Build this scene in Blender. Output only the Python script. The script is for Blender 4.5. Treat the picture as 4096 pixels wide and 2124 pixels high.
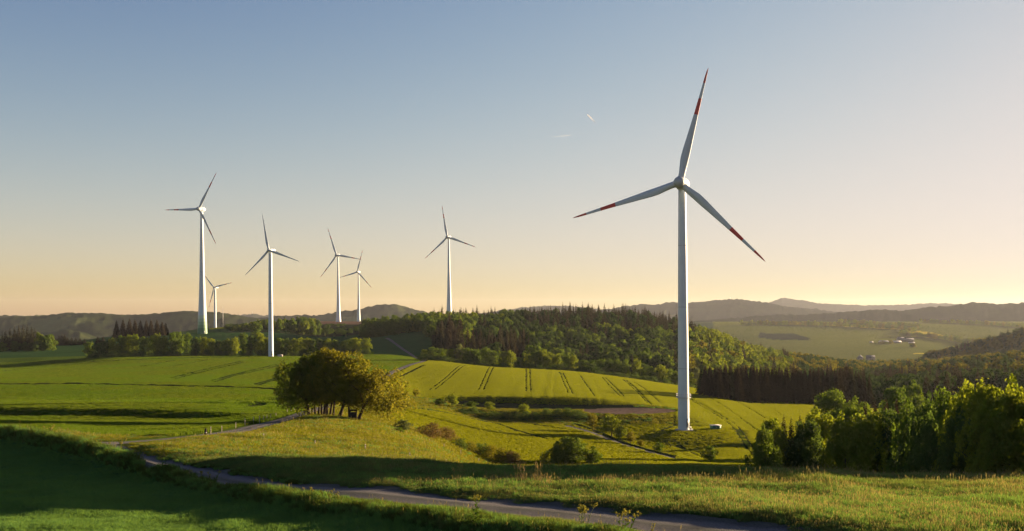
import bpy, bmesh, math, random
import numpy as np
from mathutils import Vector, Matrix, Euler

for o in list(bpy.data.objects):
    bpy.data.objects.remove(o)
SC = bpy.context.scene
COL = SC.collection

# ------------------------------------------------------------------ camera, sky, sun
F = 3982.2          # focal length in pixels of the 4096 px wide photograph
HZ = 1250.0         # image row of the eye-level horizon
CX = 2048.0
cam_d = bpy.data.cameras.new("camera")
cam = bpy.data.objects.new("camera", cam_d)
COL.objects.link(cam)
cam_d.sensor_width = 36.0
cam_d.lens = 35.0
cam_d.shift_y = (HZ - 1062.0) / 4096.0
cam_d.clip_start = 0.5
cam_d.clip_end = 60000.0
cam.location = (0, 0, 0)
cam.rotation_euler = (math.radians(90), 0, 0)
SC.camera = cam

SUN_AZ = math.radians(60.0)     # from the viewing direction towards the right
SUN_EL = math.radians(8.0)
SUN_DIR = Vector((math.sin(SUN_AZ) * math.cos(SUN_EL), math.cos(SUN_AZ) * math.cos(SUN_EL), math.sin(SUN_EL)))

SKY_CURVE = ((2.50, 2.05, 0.93), (2.62, 2.15, 0.83), (2.50, 1.65, 0.86))
world = bpy.data.worlds.new("World")
SC.world = world
world.use_nodes = True
wn = world.node_tree.nodes
wl = world.node_tree.links
bg = wn["Background"]
sky = wn.new("ShaderNodeTexSky")
sky.sky_type = 'NISHITA'
sky.sun_disc = False
sky.sun_elevation = SUN_EL
sky.sun_rotation = SUN_AZ
sky.altitude = 500
sky.air_density = 1.0
sky.dust_density = 0.8
sky.ozone_density = 1.0
# the photograph is developed with soft highlights: compress the bright part of the sky, x^p / (x^p + m^p) per channel
sep = wn.new("ShaderNodeSeparateColor"); com = wn.new("ShaderNodeCombineColor")
wl.new(sky.outputs[0], sep.inputs[0])
for ch, (m_, p_, c_) in enumerate(SKY_CURVE):
    pw = wn.new("ShaderNodeMath"); pw.operation = 'POWER'; pw.inputs[1].default_value = p_
    ad = wn.new("ShaderNodeMath"); ad.operation = 'ADD'; ad.inputs[1].default_value = m_**p_
    dv = wn.new("ShaderNodeMath"); dv.operation = 'DIVIDE'
    wl.new(sep.outputs[ch], pw.inputs[0]); wl.new(pw.outputs[0], ad.inputs[0]); wl.new(pw.outputs[0], dv.inputs[0]); wl.new(ad.outputs[0], dv.inputs[1])
    cp = wn.new("ShaderNodeMath"); cp.operation = 'MULTIPLY'; cp.inputs[1].default_value = c_; wl.new(dv.outputs[0], cp.inputs[0])
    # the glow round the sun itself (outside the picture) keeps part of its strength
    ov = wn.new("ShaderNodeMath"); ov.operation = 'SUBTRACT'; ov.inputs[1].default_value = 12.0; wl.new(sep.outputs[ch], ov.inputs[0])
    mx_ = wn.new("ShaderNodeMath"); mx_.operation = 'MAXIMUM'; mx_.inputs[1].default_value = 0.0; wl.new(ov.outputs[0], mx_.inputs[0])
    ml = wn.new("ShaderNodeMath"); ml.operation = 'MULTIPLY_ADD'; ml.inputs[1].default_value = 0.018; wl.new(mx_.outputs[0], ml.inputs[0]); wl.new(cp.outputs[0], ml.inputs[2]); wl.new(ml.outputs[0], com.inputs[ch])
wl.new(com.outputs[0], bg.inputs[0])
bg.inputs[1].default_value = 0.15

sun_d = bpy.data.lights.new("sun", 'SUN')
sun = bpy.data.objects.new("sun", sun_d)
COL.objects.link(sun)
sun_d.energy = 3.0
sun_d.angle = math.radians(0.53)
sun_d.color = (1.0, 0.73, 0.44)
sun.rotation_euler = SUN_DIR.to_track_quat('Z', 'Y').to_euler()
sun.location = (300, 100, 300)

SC.view_settings.view_transform = 'Standard'
SC.view_settings.look = 'None'
SC.view_settings.exposure = 2.74
SC.view_settings.gamma = 1.0
SC.render.engine = 'CYCLES'
SC.cycles.use_denoising = True
SC.cycles.max_bounces = 6
SC.cycles.diffuse_bounces = 3
SC.cycles.transmission_bounces = 4
SC.cycles.transparent_max_bounces = 6
SC.cycles.volume_bounces = 0
SC.cycles.caustics_reflective = False
SC.cycles.caustics_refractive = False

# ------------------------------------------------------------------ helpers
def tag(o, label=None, cat=None, group=None, kind=None):
    if label: o["label"] = label
    if cat: o["category"] = cat
    if group: o["group"] = group
    if kind: o["kind"] = kind
    return o

def link(o, parent=None):
    COL.objects.link(o)
    if parent is not None:
        o.parent = parent
    return o

def np_mesh(name, verts, faces=None, loops=None, sizes=None, mats=(), mat_idx=None, smooth=False):
    """verts (N,3); faces (M,k) array of equal sized faces, or loops+sizes for mixed ones"""
    me = bpy.data.meshes.new(name)
    verts = np.ascontiguousarray(verts, dtype=np.float32)
    if faces is not None:
        faces = np.ascontiguousarray(faces, dtype=np.int32)
        loops = faces.ravel()
        sizes = np.full(len(faces), faces.shape[1], dtype=np.int32)
    loops = np.asarray(loops, dtype=np.int32)
    sizes = np.asarray(sizes, dtype=np.int32)
    me.vertices.add(len(verts)); me.vertices.foreach_set("co", verts.ravel())
    me.loops.add(len(loops)); me.loops.foreach_set("vertex_index", loops)
    me.polygons.add(len(sizes))
    starts = np.concatenate([[0], np.cumsum(sizes)[:-1]]).astype(np.int32)
    me.polygons.foreach_set("loop_start", starts)
    for m in mats: me.materials.append(m)
    if mat_idx is not None:
        me.polygons.foreach_set("material_index", np.asarray(mat_idx, dtype=np.int32))
    if smooth:
        me.polygons.foreach_set("use_smooth", np.ones(len(sizes), dtype=bool))
    me.update(calc_edges=True)
    me.validate()
    return me

class MB:
    """collects shapes into one mesh"""
    def __init__(self):
        self.v = []; self.l = []; self.s = []; self.m = []; self.n = 0
    def add(self, verts, faces, mi=0):
        self.v.append(np.asarray(verts, dtype=np.float64).reshape(-1, 3))
        for f in faces:
            self.l.extend([i + self.n for i in f]); self.s.append(len(f)); self.m.append(mi)
        self.n += len(self.v[-1])
    def box(self, c, h, mi=0, rz=0.0):
        c = np.asarray(c, float); h = np.asarray(h, float)
        s = np.array([[-1,-1,-1],[1,-1,-1],[1,1,-1],[-1,1,-1],[-1,-1,1],[1,-1,1],[1,1,1],[-1,1,1]], float) * h
        ca, sa = math.cos(rz), math.sin(rz)
        s = np.stack([s[:,0]*ca - s[:,1]*sa, s[:,0]*sa + s[:,1]*ca, s[:,2]], 1) + c
        self.add(s, [(0,3,2,1),(4,5,6,7),(0,1,5,4),(1,2,6,5),(2,3,7,6),(3,0,4,7)], mi)
    def tube(self, pts, rads, n=8, mi=0, cap=True):
        pts = [Vector(p) for p in pts]; rings = []
        up = Vector((0.13, 0.21, 1.0)).normalized()
        for i, p in enumerate(pts):
            t = (pts[min(i+1, len(pts)-1)] - pts[max(i-1, 0)]).normalized()
            a = t.cross(up)
            if a.length < 1e-3: a = t.cross(Vector((1, 0, 0)))
            a.normalize(); b = t.cross(a).normalized()
            r = rads[i] if hasattr(rads, '__len__') else rads
            rings.append([p + (a*math.cos(2*math.pi*k/n) + b*math.sin(2*math.pi*k/n))*r for k in range(n)])
        V = [q for r in rings for q in r]; Fc = []
        for i in range(len(pts)-1):
            for k in range(n):
                k2 = (k+1) % n
                Fc.append((i*n+k, (i+1)*n+k, (i+1)*n+k2, i*n+k2))
        if cap:
            Fc.append(tuple(range(n))); Fc.append(tuple((len(pts)-1)*n + k for k in reversed(range(n))))
        self.add([tuple(q) for q in V], Fc, mi)
    def lathe(self, prof, n=24, axis='Z', mi=None, origin=(0,0,0), cap=True):
        """prof list of (position along axis, radius)"""
        V = []; Fc = []; M = []
        for (h, r) in prof:
            for k in range(n):
                a = 2*math.pi*k/n
                if axis == 'Z': V.append((origin[0]+r*math.cos(a), origin[1]+r*math.sin(a), origin[2]+h))
                else: V.append((origin[0]+r*math.cos(a), origin[1]+h, origin[2]+r*math.sin(a)))
        for i in range(len(prof)-1):
            for k in range(n):
                k2 = (k+1) % n
                Fc.append((i*n+k, i*n+k2, (i+1)*n+k2, (i+1)*n+k)); M.append(mi[i] if mi else 0)
        if cap:
            Fc.append(tuple(reversed(range(n)))); M.append(mi[0] if mi else 0)
            Fc.append(tuple((len(prof)-1)*n+k for k in range(n))); M.append(mi[-1] if mi else 0)
        base = self.n
        self.v.append(np.asarray(V, float)); self.n += len(V)
        for f, m in zip(Fc, M):
            self.l.extend([i + base for i in f]); self.s.append(len(f)); self.m.append(m)
    def build(self, name, mats, parent=None, smooth=False):
        if not isinstance(mats, (list, tuple)): mats = [mats]
        me = np_mesh(name, np.concatenate(self.v), loops=self.l, sizes=self.s, mats=mats, mat_idx=self.m, smooth=smooth)
        return link(bpy.data.objects.new(name, me), parent)

def empty(name, loc=(0,0,0), rz=0.0):
    o = bpy.data.objects.new(name, None)
    o.location = loc; o.rotation_euler = (0, 0, rz); o.empty_display_size = 0.5
    COL.objects.link(o)
    return o

def copy_tree(o, parent=None):
    c = o.copy(); COL.objects.link(c)
    if parent is not None: c.parent = parent
    for ch in [k for k in bpy.data.objects if k.parent == o] if parent is None and not o.get("_kids") else o.children:
        copy_tree(ch, c)
    return c

def hsh(ix, iy, seed):
    h = (ix.astype(np.int64) * 374761393 + iy.astype(np.int64) * 668265263 + seed * 1442695041) & 0x7fffffff
    h = ((h ^ (h >> 13)) * 1274126177) & 0x7fffffff
    h = (h ^ (h >> 16)) & 0xffffff
    return h / float(0xffffff)

def vnoise(x, y, seed=0):
    x0 = np.floor(x); y0 = np.floor(y); fx = x - x0; fy = y - y0
    fx = fx*fx*(3-2*fx); fy = fy*fy*(3-2*fy)
    a = hsh(x0, y0, seed); b = hsh(x0+1, y0, seed); c = hsh(x0, y0+1, seed); d = hsh(x0+1, y0+1, seed)
    return (a*(1-fx)+b*fx)*(1-fy) + (c*(1-fx)+d*fx)*fy

def fbm(x, y, seed=0, oct=4):
    s = 0; a = 1.0; t = 0
    for i in range(oct):
        s = s + a*(vnoise(x*2**i, y*2**i, seed+17*i)-0.5); t += a; a *= 0.5
    return 2*s/t      # about -1..1

def sstep(x, a, b):
    t = np.clip((x-a)/(b-a), 0, 1)
    return t*t*(3-2*t)

def pchip(xk, yk, x):
    """monotone cubic along axis 0 of yk (K,) or (K,M)"""
    xk = np.asarray(xk, float); yk = np.asarray(yk, float); x = np.asarray(x, float)
    one = yk.ndim == 1
    if one: yk = yk[:, None]
    h = np.diff(xk)[:, None]; dl = np.diff(yk, axis=0)/h
    m = np.zeros_like(yk); m[0] = dl[0]; m[-1] = dl[-1]
    w1 = 2*h[1:]+h[:-1]; w2 = h[1:]+2*h[:-1]
    with np.errstate(divide='ignore', invalid='ignore'):
        mm = (w1+w2)/(w1/dl[:-1]+w2/dl[1:])
    m[1:-1] = np.where(dl[:-1]*dl[1:] > 0, mm, 0.0)
    m = np.nan_to_num(m)
    i = np.clip(np.searchsorted(xk, x, side='right')-1, 0, len(xk)-2)
    t = np.clip((x-xk[i])/(xk[i+1]-xk[i]), 0, 1)[:, None]; hh = h[i]
    r = (2*t**3-3*t**2+1)*yk[i] + (t**3-2*t**2+t)*hh*m[i] + (-2*t**3+3*t**2)*yk[i+1] + (t**3-t**2)*hh*m[i+1]
    return r[:, 0] if one else r

def seg_dist(px, py, poly):
    """distance from points to a polyline (K,2), signed side of the nearest segment, and position along it"""
    best = np.full(px.shape, 1e9); side = np.zeros(px.shape); along = np.zeros(px.shape); acc = 0.0
    for (x0, y0), (x1, y1) in zip(poly[:-1], poly[1:]):
        dx, dy = x1-x0, y1-y0; L2 = dx*dx+dy*dy+1e-9
        t = np.clip(((px-x0)*dx+(py-y0)*dy)/L2, 0, 1)
        d = np.hypot(px-(x0+t*dx), py-(y0+t*dy))
        s = np.sign(dx*(py-y0)-dy*(px-x0))
        k = d < best
        best = np.where(k, d, best); side = np.where(k, s, side); along = np.where(k, acc+t*math.sqrt(L2), along)
        acc += math.sqrt(L2)
    return best, side, along

# ------------------------------------------------------------------ terrain heights
# each column of the view: image column -> list of (distance, image row) or (distance, 'z', height)
def Z(d, z): return (d, HZ - z*F/d)
COLS = {
 -900: [(3,8600),(20,2440),(34,2124),(60,1890),(85,1768),(117,1728),(150,1690),Z(191,-19.6),Z(194,-19.1),(260,1590),(310,1545),(420,1505),(520,1487),(620,1478),(700,1450),(800,1412),(900,1385),Z(1000,-34),Z(1300,-62),Z(1600,-75)],
 0: [(3,8600),(20,2440),(34,2124),(60,1895),(85,1768),(117,1728),(150,1692),(191.5,1668),(194,1638),(260,1590),(310,1545),(420,1503),(520,1484),(620,1468),(700,1428),(800,1402),(900,1380),Z(1000,-32),Z(1300,-62),Z(1600,-75)],
 250: [(3,8600),(20,2440),(34,2124),(60,1880),(80,1788),(117,1728),(150,1698),(191.5,1668),(194,1639),(260,1590),(310,1545),(420,1500),(520,1472),(620,1452),(690,1425),(800,1400),(900,1378),Z(1000,-30),Z(1300,-60),Z(1600,-72)],
 500: [(3,8600),(20,2440),(34,2124),(48,1960),(60,1872),(80,1788),(117,1742),(150,1702),(191.5,1668),(194,1641),(260,1590),(310,1548),(420,1497),(520,1463),(610,1432),(670,1426),(800,1395),(900,1362),(1000,1342),Z(1100,-26),Z(1300,-50),Z(1600,-65)],
 800: [(3,8600),(20,2440),(34,2124),(48,1945),(60,1862),(85,1775),(117,1737),(150,1705),(188,1674),(190.5,1648),(260,1590),(310,1552),(420,1495),(520,1457),(620,1428),(670,1425),(750,1408),(850,1365),(950,1334),(1200,1318),(1640,1321),Z(2000,-46)],
 1060: [(3,8600),(20,2440),(33,2124),(48,1930),(58,1865),(85,1785),(117,1735),(150,1700),(185,1664),(192,1655),(260,1590),(310,1556),(420,1497),(520,1456),(620,1427),(670,1423),(760,1400),(850,1362),(1000,1325),(1200,1305),(1500,1300),Z(1900,-35),Z(2300,-55)],
 1300: [(3,8600),(20,2440),(32,2124),(48,1925),(60,1855),(90,1792),(130,1722),(165,1673),(200,1637),(260,1596),(330,1558),(430,1497),(520,1458),(600,1434),(660,1423),(760,1398),(850,1362),(1000,1345),(1150,1332),(1300,1300),(1476,1287),(1900,1286),Z(2600,-55)],
 1500: [(3,8600),(20,2440),(31.5,2124),(45,1940),(58,1860),(90,1802),(130,1742),(165,1696),(200,1662),(260,1602),(330,1565),(430,1502),(520,1458),(600,1436),(700,1402),(800,1360),(900,1340),(1100,1318),(1300,1300),(1476,1290),(1900,1287),Z(2600,-55)],
 1700: [(3,8600),(20,2440),(31,2124),(44,1950),(56,1868),(63,1850),(90,1822),(130,1792),(170,1758),(210,1706),(260,1655),(320,1612),(345,1592),(430,1523),(520,1460),(560,1446),(640,1436),(740,1390),(850,1325),(1000,1312),(1240,1292),(1400,1290),Z(1900,-35),Z(2600,-60)],
 2000: [(3,8600),(20,2440),(30.5,2124),(44,1955),(56,1880),(63,1857),Z(75,-12.6),Z(100,-18.5),Z(150,-25.5),(195,1858),(220,1800),(270,1718),(315,1682),(327,1642),(341,1629),(350,1587),(430,1523),(500,1486),(540,1472),(575,1480),(640,1475),(760,1395),(880,1335),(1000,1307),(1200,1290),Z(1500,-22),Z(1900,-45),Z(2600,-70)],
 2300: [(3,8600),(20,2440),(30,2124),(44,1950),(55,1880),(63,1860),Z(75,-13),Z(100,-19.5),Z(150,-27),(200,1862),(220,1830),(265,1760),(308,1692),(322,1651),(341,1632),(352,1589),(430,1535),(500,1500),(545,1488),(580,1496),(650,1492),(760,1420),(880,1345),(1000,1297),(1200,1285),Z(1500,-25),Z(1900,-60),Z(2600,-82)],
 2560: [(3,8600),(20,2440),(30,2124),(44,1945),(55,1880),(63,1862),Z(75,-13.3),Z(100,-20.2),Z(150,-28),(200,1864),(240,1822),(275,1765),(300,1704),(316,1658),(335,1636),(348,1617),(400,1572),(470,1535),(520,1521),(560,1528),(640,1515),(760,1440),(880,1358),(1000,1306),(1200,1300),Z(1500,-35),Z(1900,-78),Z(2600,-88)],
 2735: [(3,8600),(20,2440),(29.6,2124),(44,1945),(55,1882),(63,1864),Z(75,-13.5),Z(100,-20.6),Z(150,-29),(205,1866),(240,1832),(262,1794),(275,1746),(287,1719),(300,1708),(320,1662),(345,1636),(400,1592),(460,1557),(500,1548),(560,1560),(640,1535),(760,1470),(880,1388),(1000,1345),(1150,1345),Z(1500,-55),Z(1900,-86),Z(2600,-85)],
 2880: [(3,8600),(20,2440),(29.4,2124),(44,1948),(55,1884),(63,1866),Z(75,-13.6),Z(100,-20.9),Z(150,-29.5),(210,1868),(240,1840),(262,1786),(277,1742),(289,1717),(305,1704),(345,1655),(400,1603),(450,1580),(500,1575),(560,1575),(640,1555),(760,1490),(880,1420),(1000,1390),(1150,1395),Z(1500,-66),Z(1900,-90),Z(2600,-81)],
 3000: [(3,8600),(20,2440),(29.2,2124),(44,1950),(55,1888),(63,1868),Z(75,-13.8),Z(100,-21.2),Z(150,-30),(215,1868),(240,1845),(280,1762),(320,1703),(400,1625),(450,1594),(500,1588),(560,1588),(640,1575),(760,1520),(880,1470),(1000,1440),(1200,1435),Z(1500,-75),Z(1900,-93),Z(2600,-79)],
 3250: [(3,8600),(20,2440),(29,2124),(44,1957),(55,1895),(63,1878),Z(75,-14),Z(100,-21.8),Z(150,-31.5),(220,1868),(260,1810),(320,1722),(400,1645),(460,1607),(520,1600),(600,1598),(700,1570),(820,1530),(950,1500),(1150,1475),Z(1500,-86),Z(1900,-95),(2300,1395),(2700,1350)],
 3500: [(3,8600),(20,2440),(29,2124),(44,1968),(55,1908),(63,1890),Z(75,-14.3),Z(100,-22.5),Z(150,-33),(220,1880),(300,1790),(400,1665),(500,1625),(600,1605),(700,1585),(850,1545),(1000,1520),(1300,1490),Z(1600,-92),Z(1900,-93),(2300,1390),(2700,1350)],
 3800: [(3,8600),(20,2440),(29,2124),(44,1968),(55,1912),(63,1896),Z(75,-14.5),Z(100,-22.5),Z(150,-33),(220,1880),(300,1770),(400,1680),(500,1625),(600,1595),(700,1570),(850,1520),(1000,1495),(1300,1480),Z(1600,-90),Z(1900,-92),(2300,1392),(2700,1352)],
 4096: [(3,8600),(20,2440),(29,2124),(44,1965),(55,1912),(63,1898),Z(75,-14.5),Z(100,-22.0),Z(150,-31),(220,1850),(300,1740),(400,1660),(500,1610),(600,1570),(700,1540),(850,1480),(1000,1468),(1300,1470),Z(1600,-85),Z(1900,-90),(2300,1394),(2700,1354)],
 5200: [(3,8600),(20,2440),(29,2124),(44,1965),(55,1912),(63,1890),Z(75,-13.0),Z(100,-17.0),Z(150,-25),(220,1780),(300,1690),(400,1600),(500,1550),(600,1500),(700,1470),(850,1430),(1000,1420),(1300,1430),Z(1600,-80),Z(1900,-88),(2300,1394),(2700,1354)],
}
# background: common valley floor beyond the columns, then ridges
def far_floor(u, d):
    zl = pchip([np.log(1900), np.log(2600), np.log(4200), np.log(6000), np.log(11400)], [-72, -66, -60, -80, -110], np.log(d))
    zr = pchip([np.log(1900), np.log(2300), np.log(2700), np.log(3200), np.log(3900), np.log(6000), np.log(11400)],
               [-92, -83, -69, -46, -26, -60, -110], np.log(d))
    w = sstep(u, 1700, 2900)
    return zl, zr, w
RIDGES = [
 (2450, 0.085, [(-900,1350),(0,1352),(120,1350),(200,1330),(260,1317),(320,1325),(380,1352),(430,1385),(600,1400)]),
 (3200, 0.17, [(-900,1258),(-200,1262),(0,1268),(150,1262),(215,1255),(260,1249),(330,1249),(400,1254),(460,1262),(530,1266),(600,1256),(640,1251),(700,1244),(800,1244),(880,1250),(950,1263),(1050,1280),(1200,1300),(1500,1320),(2000,1340)]),
 (4300, 0.16, [(-900,1256),(-300,1258),(0,1262),(200,1262),(400,1256),(530,1264),(800,1262),(960,1264),(1050,1275),(1100,1266),(1270,1263),(1350,1251),(1410,1246),(1465,1230),(1550,1219),(1590,1219),(1640,1231),(1690,1243),(1750,1262),(1850,1285),(2300,1300)]),
 (8000, 0.12, [(-900,1262),(900,1266),(965,1262),(1010,1257),(1050,1263),(1150,1266),(1500,1270),(1880,1262),(1950,1252),(2000,1244),(2035,1236),(2110,1231),(2180,1224),(2213,1222),(2300,1227),(2400,1238),(2600,1250),(3000,1260)]),
 (6200, 0.15, [(2000,1300),(2350,1256),(2440,1236),(2512,1225),(2565,1219),(2610,1219),(2646,1220),(2652,1213),(2700,1211),(2810,1209),(2914,1200),(2965,1200),(3025,1206),(3067,1213),(3150,1226),(3300,1243),(3500,1262)]),
 (1500, 0.13, [(3650,1460),(3760,1438),(3850,1414),(3950,1386),(4096,1349),(4300,1318),(5200,1290)]),
 (9500, 0.14, [(2700,1250),(3000,1224),(3072,1214),(3100,1204),(3124,1195),(3141,1192),(3160,1196),(3184,1201),(3252,1210),(3340,1218),(3420,1222),(3550,1222),(3640,1221),(3705,1213),(3760,1214),(3810,1216),(3850,1221),(3950,1225),(4096,1228),(5200,1225)]),
 (4300, 0.10, [(2500,1300),(2800,1282),(3000,1267),(3120,1261),(3200,1264),(3300,1259),(3400,1247),(3440,1246),(3520,1241),(3600,1242),(3700,1233),(3780,1227),(3840,1221),(3885,1216),(3935,1214),(3990,1219),(4096,1213),(4300,1208),(5200,1205)]),
]
U_G = np.concatenate([np.linspace(-900, -250, 30, endpoint=False), np.arange(-250, 4360, 7.0), np.linspace(4360, 5200, 36)])
D_G = np.exp(np.concatenate([np.arange(math.log(3), math.log(28), 0.03), np.arange(math.log(28), math.log(1500), 0.0065), np.arange(math.log(1500), math.log(11400), 0.013)]))
UU, DD = np.meshgrid(U_G, D_G, indexing='ij')
XX = (UU - CX)/F*DD
LD = np.log(D_G)

def build_heights():
    us = sorted(COLS); zc = []
    for u in us:
        k = COLS[u]; d = np.array([a[0] for a in k], float); v = np.array([a[1] for a in k], float)
        z = -(v-HZ)/F*d
        zl, zr, w = far_floor(np.array([float(u)]*4), np.array([2900., 3500., 5000., 11400.]))
        fz = zl*(1-w) + zr*w
        d = np.concatenate([d, [2900, 3500, 5000, 11400]]); z = np.concatenate([z, fz])
        zc.append(pchip(np.log(d), z, LD))
    zc = np.array(zc)
    zz = pchip(np.array(us, float), zc, U_G)
    for (dr, w, prof) in RIDGES:
        pu = [p[0] for p in prof]; pv = np.array([p[1] for p in prof], float)
        vv = np.interp(U_G, pu, pv)
        # wooded ridges: a ragged line of tree tops
        zr = -(vv-HZ)/F*dr
        base = -110.0
        prof_d = np.exp(-((LD-math.log(dr))/w)**2)
        ok = sstep(U_G, pu[0]-300, pu[0]+30)*(1-sstep(U_G, pu[-1]-30, pu[-1]+300)) if pu[0] > -800 else 1-sstep(U_G, pu[-1]-30, pu[-1]+300)
        if pu[-1] > 5000: ok = sstep(U_G, pu[0]-300, pu[0]+30) if pu[0] > -800 else np.ones_like(U_G)
        zb = base + (zr-base)[:, None]*prof_d[None, :]
        zb = np.where(ok[:, None] > 0.01, base + (zb-base)*ok[:, None], -999)
        zz = np.maximum(zz, zb)
    return zz
ZZ = build_heights()

def grid_idx(u, d):
    u = np.asarray(u, float); d = np.asarray(d, float)
    fu = np.interp(u, U_G, np.arange(len(U_G))); fd = np.interp(np.log(np.maximum(d, 3.0)), LD, np.arange(len(LD)))
    iu = np.clip(fu.astype(int), 0, len(U_G)-2); idd = np.clip(fd.astype(int), 0, len(LD)-2)
    return iu, idd, fu-iu, fd-idd

def ground_ud(u, d):
    iu, k, a, b = grid_idx(u, d)
    return (ZZ[iu,k]*(1-a)+ZZ[iu+1,k]*a)*(1-b) + (ZZ[iu,k+1]*(1-a)+ZZ[iu+1,k+1]*a)*b

def ground(x, y):
    x = np.asarray(x, float); y = np.asarray(y, float)
    return ground_ud(CX + F*x/y, y)

def at(u, d, dz=0.0):
    """world point on the ground in image column u at distance d"""
    return Vector(((u-CX)/F*d, d, float(ground_ud(u, d))+dz))

def hit(u, v, dmin=20.0, dmax=16000.0):
    """distance at which the ray through the pixel meets the ground"""
    ds = D_G[(D_G >= dmin) & (D_G <= dmax)]
    vt = HZ - ground_ud(np.full(len(ds), float(u)), ds)*F/ds
    k = np.nonzero(vt <= v)[0]
    if len(k) == 0: return float(ds[-1])
    k = k[0]
    if k == 0: return float(ds[0])
    t = (vt[k-1]-v)/(vt[k-1]-vt[k]+1e-9)
    return float(ds[k-1]+(ds[k]-ds[k-1])*t)

def hitp(u, v, dmin=20.0, dmax=16000.0):
    return at(u, hit(u, v, dmin, dmax))
# ------------------------------------------------------------------ materials
def new_mat(name):
    m = bpy.data.materials.new(name); m.use_nodes = True
    nt = m.node_tree
    for n in list(nt.nodes):
        if n.type != 'OUTPUT_MATERIAL': nt.nodes.remove(n)
    return m, nt, nt.nodes, nt.links

def out_of(nt):
    return next(n for n in nt.nodes if n.type == 'OUTPUT_MATERIAL')

def surf_mat(name, col, rough=0.6, var=0.12, scale=3.0, spec=0.4, bump=0.0, metal=0.0, bscale=None):
    m, nt, N, L = new_mat(name)
    b = N.new("ShaderNodeBsdfPrincipled")
    b.inputs["Roughness"].default_value = rough; b.inputs["Specular IOR Level"].default_value = spec
    b.inputs["Metallic"].default_value = metal
    tc = N.new("ShaderNodeTexCoord"); nz = N.new("ShaderNodeTexNoise")
    nz.inputs["Scale"].default_value = scale; nz.inputs["Detail"].default_value = 6
    L.new(tc.outputs["Object"], nz.inputs["Vector"])
    mr = N.new("ShaderNodeMapRange"); mr.inputs[1].default_value = 0.3; mr.inputs[2].default_value = 0.7
    mr.inputs[3].default_value = 1-var; mr.inputs[4].default_value = 1+var
    L.new(nz.outputs[0], mr.inputs[0])
    mx = N.new("ShaderNodeVectorMath"); mx.operation = 'SCALE'; mx.inputs[0].default_value = col[:3]
    L.new(mr.outputs[0], mx.inputs["Scale"]); L.new(mx.outputs[0], b.inputs["Base Color"])
    if bump:
        n2 = N.new("ShaderNodeTexNoise"); n2.inputs["Scale"].default_value = bscale or scale*6; n2.inputs["Detail"].default_value = 4
        L.new(tc.outputs["Object"], n2.inputs["Vector"])
        bp = N.new("ShaderNodeBump"); bp.inputs["Strength"].default_value = bump; bp.inputs["Distance"].default_value = 0.05
        L.new(n2.outputs[0], bp.inputs["Height"]); L.new(bp.outputs[0], b.inputs["Normal"])
    L.new(b.outputs[0], out_of(nt).inputs[0])
    return m

def leaf_mat(name, c1, c2, trans=0.45, tcol=None, world_scale=0.0, c3=None, rnd=0.35):
    """foliage: diffuse + translucent leaves; per-leaf tint from the 'tint' attribute, per-plant change from Object Info"""
    m, nt, N, L = new_mat(name)
    at_ = N.new("ShaderNodeAttribute"); at_.attribute_name = "tint"
    oi = N.new("ShaderNodeObjectInfo")
    mixc = N.new("ShaderNodeMix"); mixc.data_type = 'RGBA'
    mixc.inputs[6].default_value = (*c1, 1); mixc.inputs[7].default_value = (*c2, 1)
    fac = N.new("ShaderNodeMath"); fac.operation = 'MULTIPLY_ADD'; fac.inputs[1].default_value = 1-rnd
    rs = N.new("ShaderNodeMath"); rs.operation = 'MULTIPLY'; rs.inputs[1].default_value = rnd
    L.new(oi.outputs["Random"], rs.inputs[0]); L.new(at_.outputs["Fac"], fac.inputs[0]); L.new(rs.outputs[0], fac.inputs[2])
    L.new(fac.outputs[0], mixc.inputs[0])
    col = mixc.outputs[2]
    if world_scale:
        ge = N.new("ShaderNodeNewGeometry"); nz = N.new("ShaderNodeTexNoise"); nz.inputs["Scale"].default_value = world_scale
        nz.inputs["Detail"].default_value = 5; nz.inputs["Roughness"].default_value = 0.6
        L.new(ge.outputs["Position"], nz.inputs["Vector"])
        mr = N.new("ShaderNodeMapRange"); mr.inputs[1].default_value = 0.42; mr.inputs[2].default_value = 0.62
        L.new(nz.outputs[0], mr.inputs[0])
        m2 = N.new("ShaderNodeMix"); m2.data_type = 'RGBA'; m2.inputs[7].default_value = (*(c3 or c2), 1)
        L.new(mr.outputs[0], m2.inputs[0]); L.new(col, m2.inputs[6]); col = m2.outputs[2]
    df = N.new("ShaderNodeBsdfDiffuse"); L.new(col, df.inputs[0])
    tr = N.new("ShaderNodeBsdfTranslucent")
    tm = N.new("ShaderNodeVectorMath"); tm.operation = 'MULTIPLY'; tm.inputs[1].default_value = tcol or (1.5, 1.35, 0.6)
    L.new(col, tm.inputs[0]); L.new(tm.outputs[0], tr.inputs[0])
    ms = N.new("ShaderNodeMixShader"); ms.inputs[0].default_value = trans
    L.new(df.outputs[0], ms.inputs[1]); L.new(tr.outputs[0], ms.inputs[2])
    L.new(ms.outputs[0], out_of(nt).inputs[0])
    return m

# ------------------------------------------------------------------ lines on the ground, given as (image column, distance)
def pts_ud(lst):
    return np.array([((u-CX)/F*d, d) for u, d in lst])
def pts_uv(lst, dmin=60.0):
    return np.array([((u-CX)/F*hit(u, v, dmin), hit(u, v, dmin)) for u, v in lst])
def smooth_line(P, step=0.8):
    P = np.asarray(P, float); s = np.concatenate([[0], np.cumsum(np.hypot(*np.diff(P, axis=0).T))])
    n = max(4, int(s[-1]/step))
    return pchip(s, P, np.linspace(0, s[-1], n))

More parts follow.
